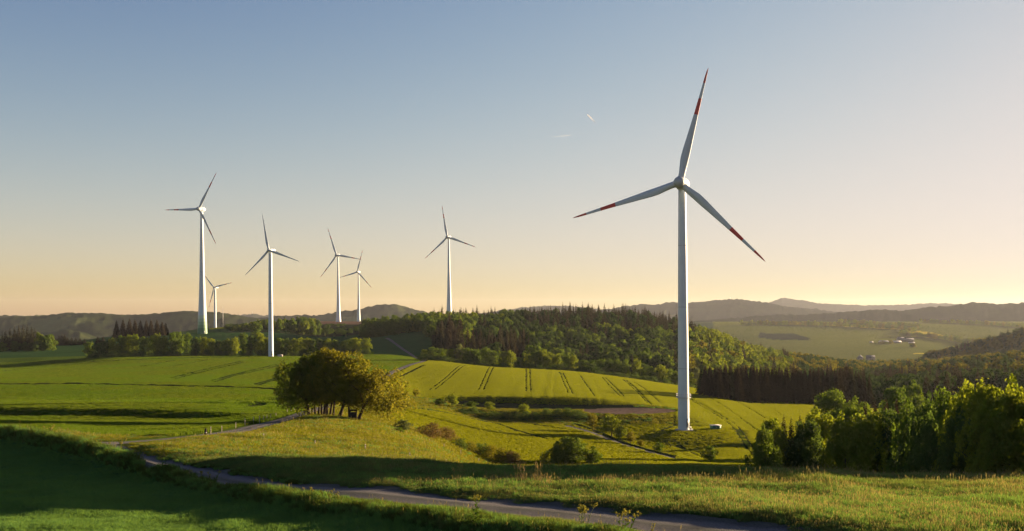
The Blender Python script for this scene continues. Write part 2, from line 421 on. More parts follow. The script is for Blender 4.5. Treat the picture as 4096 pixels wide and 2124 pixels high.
ROAD = smooth_line(pts_ud([(5200,17),(3600,24.5),(3100,28),(2700,31),(2350,34),(2000,37.2),(1600,40.8),(1300,44),(1000,48.5),(800,54),(620,61.5),(480,70),(390,79),(400,88),(600,98),(850,117),(1050,150),(1190,180),(1300,212),(1400,265),(1480,345),(1560,450),(1640,518),(1692,560),(1700,590),(1655,660),(1600,735),(1545,815)]))
BANK = smooth_line(pts_ud([(-700,120),(-300,103),(0,88),(150,80),(300,70),(500,60),(750,50.5),(1000,44),(1300,38.5),(1600,35),(1900,32),(2200,29.6),(2600,27),(3200,23)]))

# shape the ground along road and bank
near = (DD < 140)
rd, _, ral = seg_dist(XX[near], DD[near], ROAD[::4]); bd, bside, _ = seg_dist(XX[near], DD[near], BANK[::4])
zn = ZZ[near]
bank_h = (0.14+0.75*sstep(DD[near], 47, 62)*(1-sstep(DD[near], 90, 100)))*np.exp(-(bd/1.15)**2)
lower = np.where(bside > 0, -0.0, -0.26*np.exp(-(np.maximum(bd-0.4, 0)/6.0)**2)*(1-np.exp(-(bd/1.2)**2)))
zn = zn + bank_h + lower - 0.12*(1-sstep(rd, 1.6, 2.6))
un = UU[near]; dn = DD[near]
zn = zn - 0.26*sstep(dn, 44, 52)*(1-sstep(dn, 85, 120))*sstep(un, 700, 1500)   # room for the height of the grass on the crest
fade = sstep(DD[near], 10, 20)
zn = zn + fade*(0.10*fbm(XX[near]*0.35, DD[near]*0.35, 3) + 0.22*fbm(XX[near]*0.07, DD[near]*0.07, 5))*sstep(rd, 1.5, 4.0)
ZZ[near] = zn
# gentle unevenness of the fields, tree-sized raggedness on far wooded ridges
mid = (DD >= 100) & (DD < 1500)
ZZ[mid] += 0.25*fbm(XX[mid]*0.02, DD[mid]*0.02, 9)*sstep(DD[mid], 100, 160)
farm = DD >= 1800
rag = (vnoise(XX[farm]/13.0, DD[farm]/40.0, 21)-0.5)*9.0 + fbm(XX[farm]/90.0, DD[farm]/160.0, 22)*10
vproj = HZ - ZZ*F/DD
woodmask = np.clip(np.where(UU < 2700, sstep(DD, 1800, 2300), sstep(DD, 3500, 3900)*(vproj < 1275)), 0, 1)
ZZ[farm] += rag*woodmask[farm]*np.clip(DD[farm]/4000, 0.6, 1.5)

# main turbine base, as worked out from the photograph
MAIN_D = 287.0

# ------------------------------------------------------------------ what grows where: the colour of the ground itself
def in_poly(px, py, poly):
    ins = np.zeros(px.shape, bool); n = len(poly)
    for i in range(n):
        x0, y0 = poly[i]; x1, y1 = poly[(i+1) % n]
        c = ((y0 > py) != (y1 > py)) & (px < (x1-x0)*(py-y0)/((y1-y0) if y1 != y0 else 1e-9)+x0)
        ins ^= c
    return ins

vproj = HZ - ZZ*F/DD
ju = UU + 25*fbm(XX*0.11, DD*0.11, 31)*np.clip(60/DD, 0.1, 1); jv = vproj
road_u = np.interp(D_G, ROAD[:, 1][np.argsort(ROAD[:, 1])], (CX+F*ROAD[:, 0]/ROAD[:, 1])[np.argsort(ROAD[:, 1])])
cover = np.zeros(UU.shape+(3,)); cover[:] = (0.085, 0.105, 0.028)
def setc(mask, c): cover[mask] = c
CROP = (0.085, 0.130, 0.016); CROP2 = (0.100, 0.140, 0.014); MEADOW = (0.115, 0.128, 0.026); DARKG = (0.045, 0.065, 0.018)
FOREST = (0.030, 0.036, 0.015); SOIL = (0.17, 0.105, 0.065)
setc((DD < 100), (0.075, 0.090, 0.024))
bdg, bsg, _ = seg_dist(XX[:, :620], DD[:, :620], BANK[::10])
mk = np.zeros(UU.shape, bool); mk[:, :620] = (bsg < 0) & (DD[:, :620] < 110)
setc(mk, (0.070, 0.145, 0.044))
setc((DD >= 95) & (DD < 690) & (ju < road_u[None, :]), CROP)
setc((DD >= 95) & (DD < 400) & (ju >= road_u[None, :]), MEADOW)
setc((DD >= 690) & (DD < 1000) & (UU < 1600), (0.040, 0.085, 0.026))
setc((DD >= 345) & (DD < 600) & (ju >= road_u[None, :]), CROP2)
setc((DD > 200) & (DD < 345) & (UU > 1560) & (vproj > 1640), (0.115, 0.150, 0.014))
setc((DD > 200) & (DD < 480) & (UU > 2700), CROP2)
setc((DD > 303) & (DD < 326) & (UU > 1800) & (UU < 2780), DARKG)
setc((DD > 336) & (DD < 351) & (UU > 1780) & (UU < 2560), (0.050, 0.055, 0.024))
sand = ((UU-2520)/190)**2 + ((vproj-1644)/13)**2 + 0.3*fbm(XX*0.2, DD*0.2, 4)
setc((sand < 1) & (DD > 312) & (DD < 352), (0.30, 0.20, 0.13))
setc((DD > 262) & (DD < 302) & (UU > 2640) & (UU < 2960), (0.10, 0.118, 0.03))
setc((DD >= 600) & (DD < 860) & (UU >= 1500) & (UU < 1800), (0.040, 0.085, 0.026))
setc((DD >= 545) & (DD < 1250) & (UU > 1700+60*fbm(XX*0.03, DD*0.012, 33)+0.25*(DD-690)) & (DD > 545+np.interp(UU, [1660, 2000, 2600, 3000, 5200], [20, 15, -40, -90, -100])), FOREST)
setc((UU > 2500) & (DD > 480) & (DD < 1600), FOREST)
setc((UU >= 1440) & (UU <= 1760) & (DD > 850+20*fbm(XX*0.05, DD*0.02, 34)) & (DD < 1250), FOREST)
setc((UU > 900) & (UU < 1480) & (DD > 980) & (DD < 1330), (0.035, 0.042, 0.018))
setc((UU > 1180) & (UU < 1560) & (DD > 1330) & (DD < 2100), SOIL)
setc((UU < 1180) & (DD > 1000) & (DD < 1700), (0.05, 0.09, 0.026))
setc((UU > 835) & (UU < 925) & (DD > 1150) & (DD < 1300), (0.20, 0.22, 0.01))
# the far country
farw = DD > 1800
n1 = fbm(XX/220, DD/420, 41); n2 = fbm(XX/60, DD/120, 42)
hillc = np.stack([0.036+0.012*n1+0.014*n2, 0.048+0.018*n1+0.018*n2, 0.020+0.004*n1], -1)
k = farw & (UU < 2700); cover[k] = hillc[k]
k = farw & (UU < 2700) & (n1 > 0.28) & (n2 > -0.2); cover[k] = (0.085, 0.105, 0.035)
k = farw & (UU >= 2700); cover[k] = np.clip(np.stack([0.088+0.012*n1, 0.124+0.014*n1, 0.046+0*n1], -1)[k], 0, 1)
k = farw & (UU >= 2700) & (DD > 3650); cover[k] = hillc[k]*0.9
pv = vproj + 1.5*fbm(UU/60, DD/200, 44)
for poly, c in [([(2990,1262),(3300,1255),(3520,1262),(3480,1284),(3300,1288),(2990,1290)], (0.075,0.10,0.04)),
                ([(3150,1291),(3260,1291),(3440,1299),(3620,1313),(3600,1318),(3300,1300),(3150,1297)], (0.32,0.31,0.07)),
                ([(3628,1327),(3679,1322),(3740,1332),(3830,1357),(3720,1349),(3600,1344)], (0.34,0.31,0.07)),
                ([(3850,1333),(3893,1325),(3990,1336),(4070,1349),(4042,1354),(3930,1346)], (0.36,0.36,0.06)),
                ([(3765,1279),(3893,1273),(4000,1286),(4085,1299),(4060,1302),(3900,1288)], (0.31,0.32,0.06)),
                ([(3655,1270),(3720,1264),(3810,1266),(3790,1271),(3700,1273)], (0.25,0.27,0.06)),
                ([(3640,1411),(3700,1410),(3740,1415),(3690,1416)], (0.36,0.32,0.07)),
                ([(3690,1285),(3900,1291),(4096,1312),(4200,1330),(4200,1300),(3950,1276),(3720,1278)], (0.075,0.105,0.034)),
                ([(3680,1310),(3800,1300),(4000,1325),(4200,1350),(4200,1400),(3900,1375),(3740,1332)], (0.060,0.090,0.036)),
                ([(3040,1330),(3180,1334),(3245,1352),(3240,1360),(3100,1358),(3030,1348)], (0.05,0.062,0.028))]:
    k = farw & (UU > 2700) & (DD < 3700) & in_poly(UU, pv, poly)
    cover[k] = c
big = 1 + 0.16*fbm(XX*0.03, DD*0.012, 51) + 0.12*fbm(XX*0.3, DD*0.15, 52)*(DD < 700)
cover *= big[..., None]
cover = np.clip(cover, 0.004, 1)

def ground_mat():
    m, nt, N, L = new_mat("ground_cover")
    a = N.new("ShaderNodeAttribute"); a.attribute_name = "cover"
    ge = N.new("ShaderNodeNewGeometry")
    def noise(s, det, mul=None):
        n = N.new("ShaderNodeTexNoise"); n.inputs["Scale"].default_value = s; n.inputs["Detail"].default_value = det
        n.inputs["Roughness"].default_value = 0.65
        L.new(ge.outputs["Position"], n.inputs["Vector"]); return n
    n1 = noise(0.9, 8); n2 = noise(0.06, 5); n3 = noise(9.0, 3)
    mr = N.new("ShaderNodeMapRange"); mr.inputs[1].default_value = 0.25; mr.inputs[2].default_value = 0.75; mr.inputs[3].default_value = 0.62; mr.inputs[4].default_value = 1.38
    L.new(n1.outputs[0], mr.inputs[0])
    mr2 = N.new("ShaderNodeMapRange"); mr2.inputs[1].default_value = 0.3; mr2.inputs[2].default_value = 0.7; mr2.inputs[3].default_value = 0.85; mr2.inputs[4].default_value = 1.15
    L.new(n2.outputs[0], mr2.inputs[0])
    mu = N.new("ShaderNodeMath"); mu.operation = 'MULTIPLY'; L.new(mr.outputs[0], mu.inputs[0]); L.new(mr2.outputs[0], mu.inputs[1])
    sc = N.new("ShaderNodeVectorMath"); sc.operation = 'SCALE'; L.new(a.outputs["Color"], sc.inputs[0]); L.new(mu.outputs[0], sc.inputs["Scale"])
    bp = N.new("ShaderNodeBump"); bp.inputs["Strength"].default_value = 0.9; bp.inputs["Distance"].default_value = 0.35
    ad = N.new("ShaderNodeMath"); ad.operation = 'ADD'; L.new(n1.outputs[0], ad.inputs[0])
    m3 = N.new("ShaderNodeMath"); m3.operation = 'MULTIPLY'; m3.inputs[1].default_value = 0.25; L.new(n3.outputs[0], m3.inputs[0]); L.new(m3.outputs[0], ad.inputs[1])
    L.new(ad.outputs[0], bp.inputs["Height"])
    b = N.new("ShaderNodeBsdfDiffuse"); b.inputs["Roughness"].default_value = 1.0
    L.new(sc.outputs[0], b.inputs[0]); L.new(bp.outputs[0], b.inputs["Normal"])
    L.new(b.outputs[0], out_of(nt).inputs[0])
    return m
idx = np.arange(UU.size).reshape(UU.shape)
fc = np.stack([idx[:-1,:-1], idx[1:,:-1], idx[1:,1:], idx[:-1,1:]], -1).reshape(-1,4)
me = np_mesh("ground", np.stack([XX,DD,ZZ],-1).reshape(-1,3), fc, mats=[ground_mat()], smooth=True)
ca = me.attributes.new("cover", 'FLOAT_COLOR', 'POINT')
ca.data.foreach_set("color", np.concatenate([cover.reshape(-1,3), np.ones((UU.size,1))], 1).astype(np.float32).ravel())
tag(link(bpy.data.objects.new("ground", me)), kind="structure")

# ------------------------------------------------------------------ road and field tracks
def ribbon(name, P, width, lift, mat, nx=5, kind="structure", crown=0.0, wob=0.0, profile=None):
    P = np.asarray(P, float)
    T = np.gradient(P, axis=0); T /= np.linalg.norm(T, axis=1)[:, None]+1e-9
    Nn = np.stack([-T[:,1], T[:,0]], 1)
    ts = np.linspace(-1, 1, nx); V = []; A = []
    s = np.concatenate([[0], np.cumsum(np.hypot(*np.diff(P, axis=0).T))])
    w = width if isinstance(width, np.ndarray) else np.full(len(P), width)
    for j, t in enumerate(ts):
        ww = w*0.5*t*(1+wob*(fbm(s*0.25, s*0+j, 61+(j > nx//2))))
        Q = P + Nn*ww[:, None]
        z = ground(Q[:,0], Q[:,1]) + lift + (profile(t) if profile else crown*(1-t*t))
        V.append(np.stack([Q[:,0], Q[:,1], z], 1)); A.append(np.full(len(P), t))
    V = np.stack(V, 1); n = len(P)
    ix = np.arange(n*nx).reshape(n, nx)
    f = np.stack([ix[:-1,:-1], ix[1:,:-1], ix[1:,1:], ix[:-1,1:]], -1).reshape(-1,4)
    # make the faces look up
    me = np_mesh(name, V.reshape(-1,3), f[:, ::-1], mats=[mat], smooth=True)
    at_ = me.attributes.new("across", 'FLOAT', 'POINT'); at_.data.foreach_set("value", np.stack(A, 1).astype(np.float32).ravel())
    o = link(bpy.data.objects.new(name, me))
    if kind: o["kind"] = kind
    return o

def road_mat():
    m, nt, N, L = new_mat("gravel_road")
    ge = N.new("ShaderNodeNewGeometry"); a = N.new("ShaderNodeAttribute"); a.attribute_name = "across"
    n1 = N.new("ShaderNodeTexNoise"); n1.inputs["Scale"].default_value = 14; n1.inputs["Detail"].default_value = 6; n1.inputs["Roughness"].default_value = 0.7
    n2 = N.new("ShaderNodeTexNoise"); n2.inputs["Scale"].default_value = 0.7; n2.inputs["Detail"].default_value = 5
    for n in (n1, n2): L.new(ge.outputs["Position"], n.inputs["Vector"])
    # worn wheel lanes are paler than the crown and the edges
    ab = N.new("ShaderNodeMath"); ab.operation = 'ABSOLUTE'; L.new(a.outputs["Fac"], ab.inputs[0])
    nadd = N.new("ShaderNodeMath"); nadd.operation = 'MULTIPLY_ADD'; nadd.inputs[1].default_value = 0.5; L.new(n2.outputs[0], nadd.inputs[0]); L.new(ab.outputs[0], nadd.inputs[2])
    cr = N.new("ShaderNodeValToRGB"); e = cr.color_ramp.elements
    e[0].position = 0.20; e[0].color = (0.036, 0.038, 0.032, 1); e[1].position = 1.30/1.5; e[1].color = (0.060, 0.062, 0.045, 1)
    for p, c in ((0.45, (0.095, 0.088, 0.088, 1)), (0.62, (0.105, 0.098, 0.096, 1)), (0.75, (0.050, 0.048, 0.046, 1))):
        x = e.new(p); x.color = c
    sc0 = N.new("ShaderNodeMath"); sc0.operation = 'DIVIDE'; sc0.inputs[1].default_value = 1.35; L.new(nadd.outputs[0], sc0.inputs[0]); L.new(sc0.outputs[0], cr.inputs[0])
    mr = N.new("ShaderNodeMapRange"); mr.inputs[1].default_value = 0.3; mr.inputs[2].default_value = 0.7; mr.inputs[3].default_value = 0.45; mr.inputs[4].default_value = 1.5
    L.new(n1.outputs[0], mr.inputs[0])
    sc = N.new("ShaderNodeVectorMath"); sc.operation = 'SCALE'; L.new(cr.outputs[0], sc.inputs[0]); L.new(mr.outputs[0], sc.inputs["Scale"])
    b = N.new("ShaderNodeBsdfPrincipled"); b.inputs["Roughness"].default_value = 0.9; b.inputs["Specular IOR Level"].default_value = 0.2
    L.new(sc.outputs[0], b.inputs["Base Color"])
    bp = N.new("ShaderNodeBump"); bp.inputs["Strength"].default_value = 0.8; bp.inputs["Distance"].default_value = 0.04
    L.new(n1.outputs[0], bp.inputs["Height"]); L.new(bp.outputs[0], b.inputs["Normal"])
    L.new(b.outputs[0], out_of(nt).inputs[0])
    return m
M_ROAD = road_mat()
ribbon("gravel_road", ROAD, np.interp(ROAD[:, 1], [60, 110, 350, 500], [4.5, 3.6, 3.4, 2.8]), 0.035, M_ROAD, nx=13, wob=0.10,
       profile=lambda t: 0.03*math.exp(-(t/0.25)**2) - 0.03*math.exp(-((abs(t)-0.5)/0.2)**2))
PATH = smooth_line(pts_uv([(2255,1702),(2350,1726),(2450,1762),(2530,1787),(2600,1808),(2690,1832),(2790,1856)], 150), 1.5)
ribbon("field_path", PATH, 2.6, 0.06, M_ROAD, nx=7, wob=0.12)
M_TRACK = surf_mat("bare_wheel_track", (0.030, 0.038, 0.012), 1.0, 0.3, 0.8, 0.0)
M_EDGE = surf_mat("rough_shaded_field_edge", (0.032, 0.044, 0.013), 1.0, 0.3, 0.5, 0.0)  # dark grass colour that also carries the shade of field steps
TRAM = [
 [(1687,1463),(1572,1513)],[(1696,1463),(1582,1513)],[(1837,1465),(1717,1562)],[(1854,1465),(1736,1562)],
 [(1973,1471),(1914,1562)],[(1987,1472),(1934,1562)],[(2105,1479),(2104,1566)],[(2118,1480),(2123,1568)],
 [(2239,1491),(2255,1532),(2273,1576)],[(2252,1492),(2270,1534),(2291,1577)],[(2321,1503),(2345,1540),(2380,1588)],
 [(2411,1511),(2440,1545),(2478,1584),(2495,1592)],[(2423,1512),(2455,1545),(2495,1586)],
 [(2495,1521),(2545,1566),(2589,1613)],[(2508,1523),(2560,1570),(2608,1622)],[(2542,1532),(2640,1611)],
 [(2760,1598),(2830,1640),(2897,1682),(2960,1750),(3003,1812)],[(2770,1598),(2845,1640),(2922,1686),(2985,1752),(3025,1814)],
 [(2811,1581),(2909,1635),(3037,1727)],[(2905,1588),(2980,1625),(3060,1673)],[(2996,1596),(3070,1628),(3140,1666)],
 [(2710,1785),(2760,1810),(2825,1842)],[(2725,1783),(2790,1812),(2850,1846)],
 [(956,1446),(820,1478),(679,1514)],[(962,1452),(830,1483),(690,1519)],[(1100,1459),(970,1490),(837,1525)],[(1108,1464),(980,1495),(850,1530)],
 [(1110,1511),(1016,1538)],[(1116,1516),(1026,1543)],[(690,1442),(560,1468)],[(820,1440),(640,1474)],
 [(780,1610),(960,1606),(1080,1596)],[(840,1618),(1000,1614),(1095,1601)],[(975,1632),(1045,1614)],[(1005,1632),(1060,1617)],
]
TRAM = [[(l[0][0]+0.06*(l[0][0]-l[1][0]), l[0][1]+0.04*(l[0][1]-l[1][1]))]+l[1:] for l in TRAM]
V = []; Fq = []; n0 = 0
for ln in TRAM:
    P = smooth_line(pts_uv(ln, 130), 3.0)
    T = np.gradient(P, axis=0); T /= np.linalg.norm(T, axis=1)[:, None]+1e-9; Nn = np.stack([-T[:,1], T[:,0]], 1)
    w = 0.28 + 0.10*vnoise(P[:,0]*0.2, P[:,1]*0.2, 71)
    if len(ln) == 3 and ln[0][0] == 2321: w = w*2.6
    for sgn in (-1, 1):
        Q = P + Nn*(w*sgn)[:, None]
        V.append(np.stack([Q[:,0], Q[:,1], ground(Q[:,0], Q[:,1])+0.06], 1))
    n = len(P); i = np.arange(n-1)
    Fq.append(np.stack([n0+i, n0+n+i, n0+n+i+1, n0+i+1], 1)); n0 += 2*n
me = np_mesh("wheel_tracks", np.concatenate(V), np.concatenate(Fq)[:, ::-1], mats=[M_TRACK])
tag(link(bpy.data.objects.new("wheel_tracks", me)), kind="structure")
TRACK_PTS = []
for l in TRAM:
    q = smooth_line(pts_uv(l, 130), 1.0); wide = 1.7 if l[0][0] < 1560 else 1.0
    TRACK_PTS += [(a, b, wide) for a, b in q]
EDGES = [  # rough margins; the first stands in for a shaded step
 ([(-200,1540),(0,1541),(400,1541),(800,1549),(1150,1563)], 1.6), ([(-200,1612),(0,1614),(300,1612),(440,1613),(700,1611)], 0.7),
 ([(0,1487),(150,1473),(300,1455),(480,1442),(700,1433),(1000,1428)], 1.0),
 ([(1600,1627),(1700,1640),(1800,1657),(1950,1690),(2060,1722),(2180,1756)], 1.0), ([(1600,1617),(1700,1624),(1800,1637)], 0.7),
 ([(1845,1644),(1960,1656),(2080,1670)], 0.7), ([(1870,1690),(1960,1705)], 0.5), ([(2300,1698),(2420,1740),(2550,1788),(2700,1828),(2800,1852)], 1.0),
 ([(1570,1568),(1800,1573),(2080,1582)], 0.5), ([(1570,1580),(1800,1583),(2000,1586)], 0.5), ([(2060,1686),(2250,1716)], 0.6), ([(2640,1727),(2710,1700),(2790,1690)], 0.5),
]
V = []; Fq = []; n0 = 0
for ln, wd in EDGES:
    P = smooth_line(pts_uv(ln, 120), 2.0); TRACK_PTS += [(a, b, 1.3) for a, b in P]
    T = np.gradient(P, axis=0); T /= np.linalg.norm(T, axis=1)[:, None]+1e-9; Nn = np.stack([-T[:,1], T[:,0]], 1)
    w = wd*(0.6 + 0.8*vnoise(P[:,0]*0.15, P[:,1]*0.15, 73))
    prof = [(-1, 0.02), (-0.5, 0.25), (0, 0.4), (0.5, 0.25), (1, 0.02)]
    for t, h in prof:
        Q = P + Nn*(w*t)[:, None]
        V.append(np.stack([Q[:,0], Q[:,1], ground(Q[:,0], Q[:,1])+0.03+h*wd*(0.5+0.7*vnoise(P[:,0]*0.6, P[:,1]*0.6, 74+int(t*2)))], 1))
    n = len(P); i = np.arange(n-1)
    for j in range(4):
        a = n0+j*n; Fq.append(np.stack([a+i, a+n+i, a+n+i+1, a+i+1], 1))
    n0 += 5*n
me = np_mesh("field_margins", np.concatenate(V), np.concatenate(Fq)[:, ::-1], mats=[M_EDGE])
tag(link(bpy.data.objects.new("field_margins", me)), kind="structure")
# ------------------------------------------------------------------ wind turbines
M_WHITE = surf_mat("white_turbine_paint", (0.52, 0.58, 0.63), 0.45, 0.05, 0.35, 0.4)
M_BLADE = surf_mat("white_blade_paint", (0.44, 0.51, 0.56), 0.4, 0.04, 0.3, 0.4)
M_RED = surf_mat("red_blade_paint", (0.48, 0.035, 0.030), 0.45, 0.08, 0.4, 0.4)
M_HUB = surf_mat("grey_hub_paint", (0.36, 0.40, 0.42), 0.5, 0.12, 0.8, 0.4)
M_STEEL = surf_mat("galvanised_steel", (0.42, 0.42, 0.42), 0.5, 0.12, 6.0, 0.5, metal=0.3)
M_DOOR = surf_mat("grey_steel_door", (0.22, 0.24, 0.25), 0.5, 0.1, 4.0, 0.4)
M_CONC = surf_mat("concrete_base", (0.32, 0.30, 0.27), 0.9, 0.15, 2.0, 0.2, bump=0.2)
GREENS = [surf_mat("tower_green_band", c, 0.5, 0.06, 0.5, 0.35) for c in
          ((0.10, 0.20, 0.10), (0.17, 0.29, 0.16), (0.26, 0.38, 0.23), (0.38, 0.48, 0.34), (0.50, 0.57, 0.47))]
ROT_N = Vector((-0.336, -0.942, 0)).normalized()      # all rotors face the same wind

def blade_mesh(R, red=True, n_st=26, n_r=14, root=0.028, chord=0.072):
    """blade along +Z, trailing edge bulging to -X, wind from -Y"""
    V = []
    rs = np.concatenate([np.linspace(0.035, 0.28, 12), np.linspace(0.28, 1.0, n_st)[1:]])
    edges = [0.595, 0.735, 0.87]
    rs = np.sort(np.unique(np.concatenate([rs, edges])))
    for r in rs:
        c = np.interp(r, [0.03, 0.07, 0.13, 0.20, 0.27, 0.4, 0.6, 0.75, 0.88, 0.95, 0.985, 1.0],
                      [2*root, 2*root, 0.063, chord, chord*0.97, 0.056, 0.037, 0.027, 0.020, 0.0145, 0.009, 0.002])
        th = c*np.interp(r, [0.03, 0.07, 0.16, 0.25, 0.5, 1.0], [1.0, 1.0, 0.55, 0.33, 0.22, 0.16])
        tw = math.radians(np.interp(r, [0.03, 0.2, 0.5, 1.0], [16, 12, 5, 0]))
        lead = np.interp(r, [0.03, 0.07, 0.2, 1.0], [0.5, 0.5, 0.36, 0.30])     # share of chord ahead of the axis
        for k in range(n_r):
            a = 2*math.pi*k/n_r
            x = (math.cos(a)*0.5 + 0.5 - (1-lead))*c
            sharp = np.interp(r, [0.07, 0.2], [1.0, 0.62]) if math.cos(a) < 0 else 1.0
            y = math.sin(a)*0.5*th*(sharp if math.cos(a) < -0.3 else 1.0)
            V.append((x*math.cos(tw) - y*math.sin(tw), x*math.sin(tw) + y*math.cos(tw), r))
    V = np.array(V)*R
    Fc = []; M = []
    for i in range(len(rs)-1):
        rm = 0.5*(rs[i]+rs[i+1])
        isred = red and ((edges[0] < rm < edges[1]) or rm > edges[2])
        for k in range(n_r):
            k2 = (k+1) % n_r
            Fc.append((i*n_r+k, i*n_r+k2, (i+1)*n_r+k2, (i+1)*n_r+k)); M.append(1 if isred else 0)
    loops = [i for f in Fc for i in f]; sizes = [4]*len(Fc)
    for base, rev in ((0, True), ((len(rs)-1)*n_r, False)):
        q = [base+k for k in range(n_r)]
        loops += q[::-1] if rev else q; sizes.append(n_r); M.append(0)
    return np_mesh("blade", V, loops=loops, sizes=sizes, mats=[M_BLADE, M_RED], mat_idx=M, smooth=True)

def turbine(label, u, d, v_base, v_hub, R, phase, tower_w, style, red=True, green=0, ring=None, yaw=0.0, group="wind turbines on the hills", lean=0.3, base_z=None):
    base = Vector(((u-CX)/F*d, d, -(v_base-HZ)/F*d))
    gz = float(ground(base.x, base.y))
    H = (v_base - v_hub)/F*d
    root = empty("wind_turbine", base)
    tag(root, label, "wind turbine", group)
    root.rotation_euler = (0, -math.radians(lean), 0)
    # tower
    tb = MB(); prof = []; mi = []
    hs = np.linspace(0, 1, 40)
    for h in hs:
        prof.append((h*(H-R*0.045), float(np.interp(h, [p[0] for p in tower_w], [p[1] for p in tower_w]))))
    mats = [M_WHITE] + GREENS
    for i in range(len(hs)-1):
        hm = hs[i]*H
        mi.append(min(int(hm/green), 5)+1 if green and hm < green*5 else 0)
    prof = [(min(gz-base.z, 0)-1.0, prof[0][1])] + prof; mi = [mi[0]] + mi
    tb.lathe(prof, 32, 'Z', mi, cap=True)
    tower = tb.build("tower", mats, root, smooth=True)
    # weld seams, door
    rb = prof[1][1]
    for hf in (0.25, 0.5, 0.75):
        sb = MB(); r = float(np.interp(hf, [p[0] for p in tower_w], [p[1] for p in tower_w]))
        sb.lathe([(-0.09, r+0.004), (-0.07, r+0.02), (0.07, r+0.02), (0.09, r+0.004)], 32, origin=(0, 0, hf*H), cap=False)
        sb.build("flange_seam", M_HUB, tower, smooth=True)
    ang = math.atan2(-1.0, 0.75)
    db = MB(); dw = min(0.5, rb*0.4)
    db.box((math.cos(ang)*(rb-0.02), math.sin(ang)*(rb-0.02), 2.3), (0.09, dw, 1.1), rz=ang)
    db.box((math.cos(ang)*(rb+0.35), math.sin(ang)*(rb+0.35), 1.05), (0.45, dw+0.1, 0.06), rz=ang)
    for i in range(3):
        db.box((math.cos(ang)*(rb+0.9+0.28*i), math.sin(ang)*(rb+0.9+0.28*i), 0.82-0.27*i), (0.14, dw, 0.03), rz=ang)
    db.build("door", M_DOOR, tower)
    fb = MB(); fb.lathe([(-1.5, rb+1.0), (0.12, rb+0.9), (0.18, rb+0.5)], 32, cap=True); fb.build("foundation", M_CONC, root, smooth=False)
    if ring:
        hr = ring; rr = float(np.interp(hr/H, [p[0] for p in tower_w], [p[1] for p in tower_w]))
        pb = MB(); pb.lathe([(-0.05, rr+0.01), (-0.05, rr+0.55), (0.03, rr+0.55), (0.03, rr+0.01)], 32, origin=(0, 0, hr), cap=False)
        pf = pb.build("ring_platform", M_STEEL, root)
        for rr2, hh in ((rr+0.53, 0.55), (rr+0.53, 1.0)):
            rb_ = MB(); rb_.lathe([(hh-0.025, rr2-0.025), (hh-0.025, rr2+0.025), (hh+0.025, rr2+0.025), (hh+0.025, rr2-0.025), (hh-0.025, rr2-0.025)], 32, origin=(0, 0, hr), cap=False)
            rb_.build("handrail", M_STEEL, pf)
        for k in range(12):
            a = 2*math.pi*k/12; pbm = MB()
            pbm.tube([(math.cos(a)*(rr+0.53), math.sin(a)*(rr+0.53), hr), (math.cos(a)*(rr+0.53), math.sin(a)*(rr+0.53), hr+1.0)], 0.025, 5)
            pbm.build("rail_post", M_STEEL, pf)
        # cable ladder on the sunny side
        lb = MB()
        for s_ in (-0.16, 0.16):
            lb.tube([(rb+0.03, s_-0.5, 0.3), (rr+0.03, s_-0.5, hr)], 0.03, 5)
        for k in range(26):
            lb.box((rb+0.03, -0.5, 0.5+k*0.35), (0.02, 0.16, 0.02))
        lb.build("ladder", M_STEEL, tower)
    # nacelle and rotor: local -Y looks upwind
    n_yaw = math.atan2(ROT_N.x, -ROT_N.y) + yaw
    head = Matrix.Translation((0, 0, H)) @ Matrix.Rotation(n_yaw, 4, 'Z')
    nb = MB()
    if style == 'egg':
        k = R*0.062
        prof = [(-0.9*k, 0.62*k), (-0.75*k, 0.80*k), (-0.2*k, 0.95*k), (0.5*k, 0.98*k), (1.2*k, 0.86*k), (1.8*k, 0.62*k), (2.2*k, 0.36*k), (2.45*k, 0.08*k)]
        nb.lathe(prof, 24, 'Y'); hub_y = -1.7*k; hub_r = k
        nac = nb.build("nacelle", M_WHITE, root, smooth=True)
        vb = MB(); vb.tube([(0, 1.4*k, 0.85*k), (0, 1.4*k, 1.35*k)], 0.04*k, 6); vb.box((0, 1.4*k, 1.35*k), (0.25*k, 0.03*k, 0.03*k)); vb.build("wind_vane", M_STEEL, nac)
        nb2 = [(-1.25*k, 0.05*k), (-1.22*k, 0.32*k), (-1.05*k, 0.58*k), (-0.7*k, 0.78*k), (0.1*k, 0.88*k), (0.75*k, 0.84*k)]
    else:
        k = R*0.05
        V = []; secs = [(-0.9, 0.62, 0.62), (-0.5, 0.8, 0.8), (1.0, 0.85, 0.88), (3.4, 0.82, 0.82), (4.2, 0.70, 0.66), (4.5, 0.45, 0.45)]
        npt = 16
        for (y, w, h) in secs:
            for j in range(npt):
                a = 2*math.pi*j/npt; ca, sa = math.cos(a), math.sin(a); e = 0.5
                V.append((w*k*math.copysign(abs(ca)**e, ca), y*k, h*k*math.copysign(abs(sa)**e, sa)+0.1*k))
        Fc = [(i*npt+j, i*npt+(j+1) % npt, (i+1)*npt+(j+1) % npt, (i+1)*npt+j) for i in range(len(secs)-1) for j in range(npt)]
        Fc += [tuple(reversed(range(npt))), tuple((len(secs)-1)*npt+j for j in range(npt))]
        nb.add(V, Fc); hub_y = -1.5*k; hub_r = k
        nac = nb.build("nacelle", M_WHITE, root, smooth=True)
        vb = MB(); vb.tube([(0, 3.8*k, 0.8*k), (0, 3.8*k, 1.5*k)], 0.05*k, 6); vb.box((0, 3.8*k, 1.5*k), (0.35*k, 0.04*k, 0.04*k)); vb.build("wind_vane", M_STEEL, nac)
        nb2 = [(-1.0*k, 0.05*k), (-0.95*k, 0.35*k), (-0.7*k, 0.62*k), (-0.2*k, 0.78*k), (0.6*k, 0.80*k)]
    nac.matrix_local = head
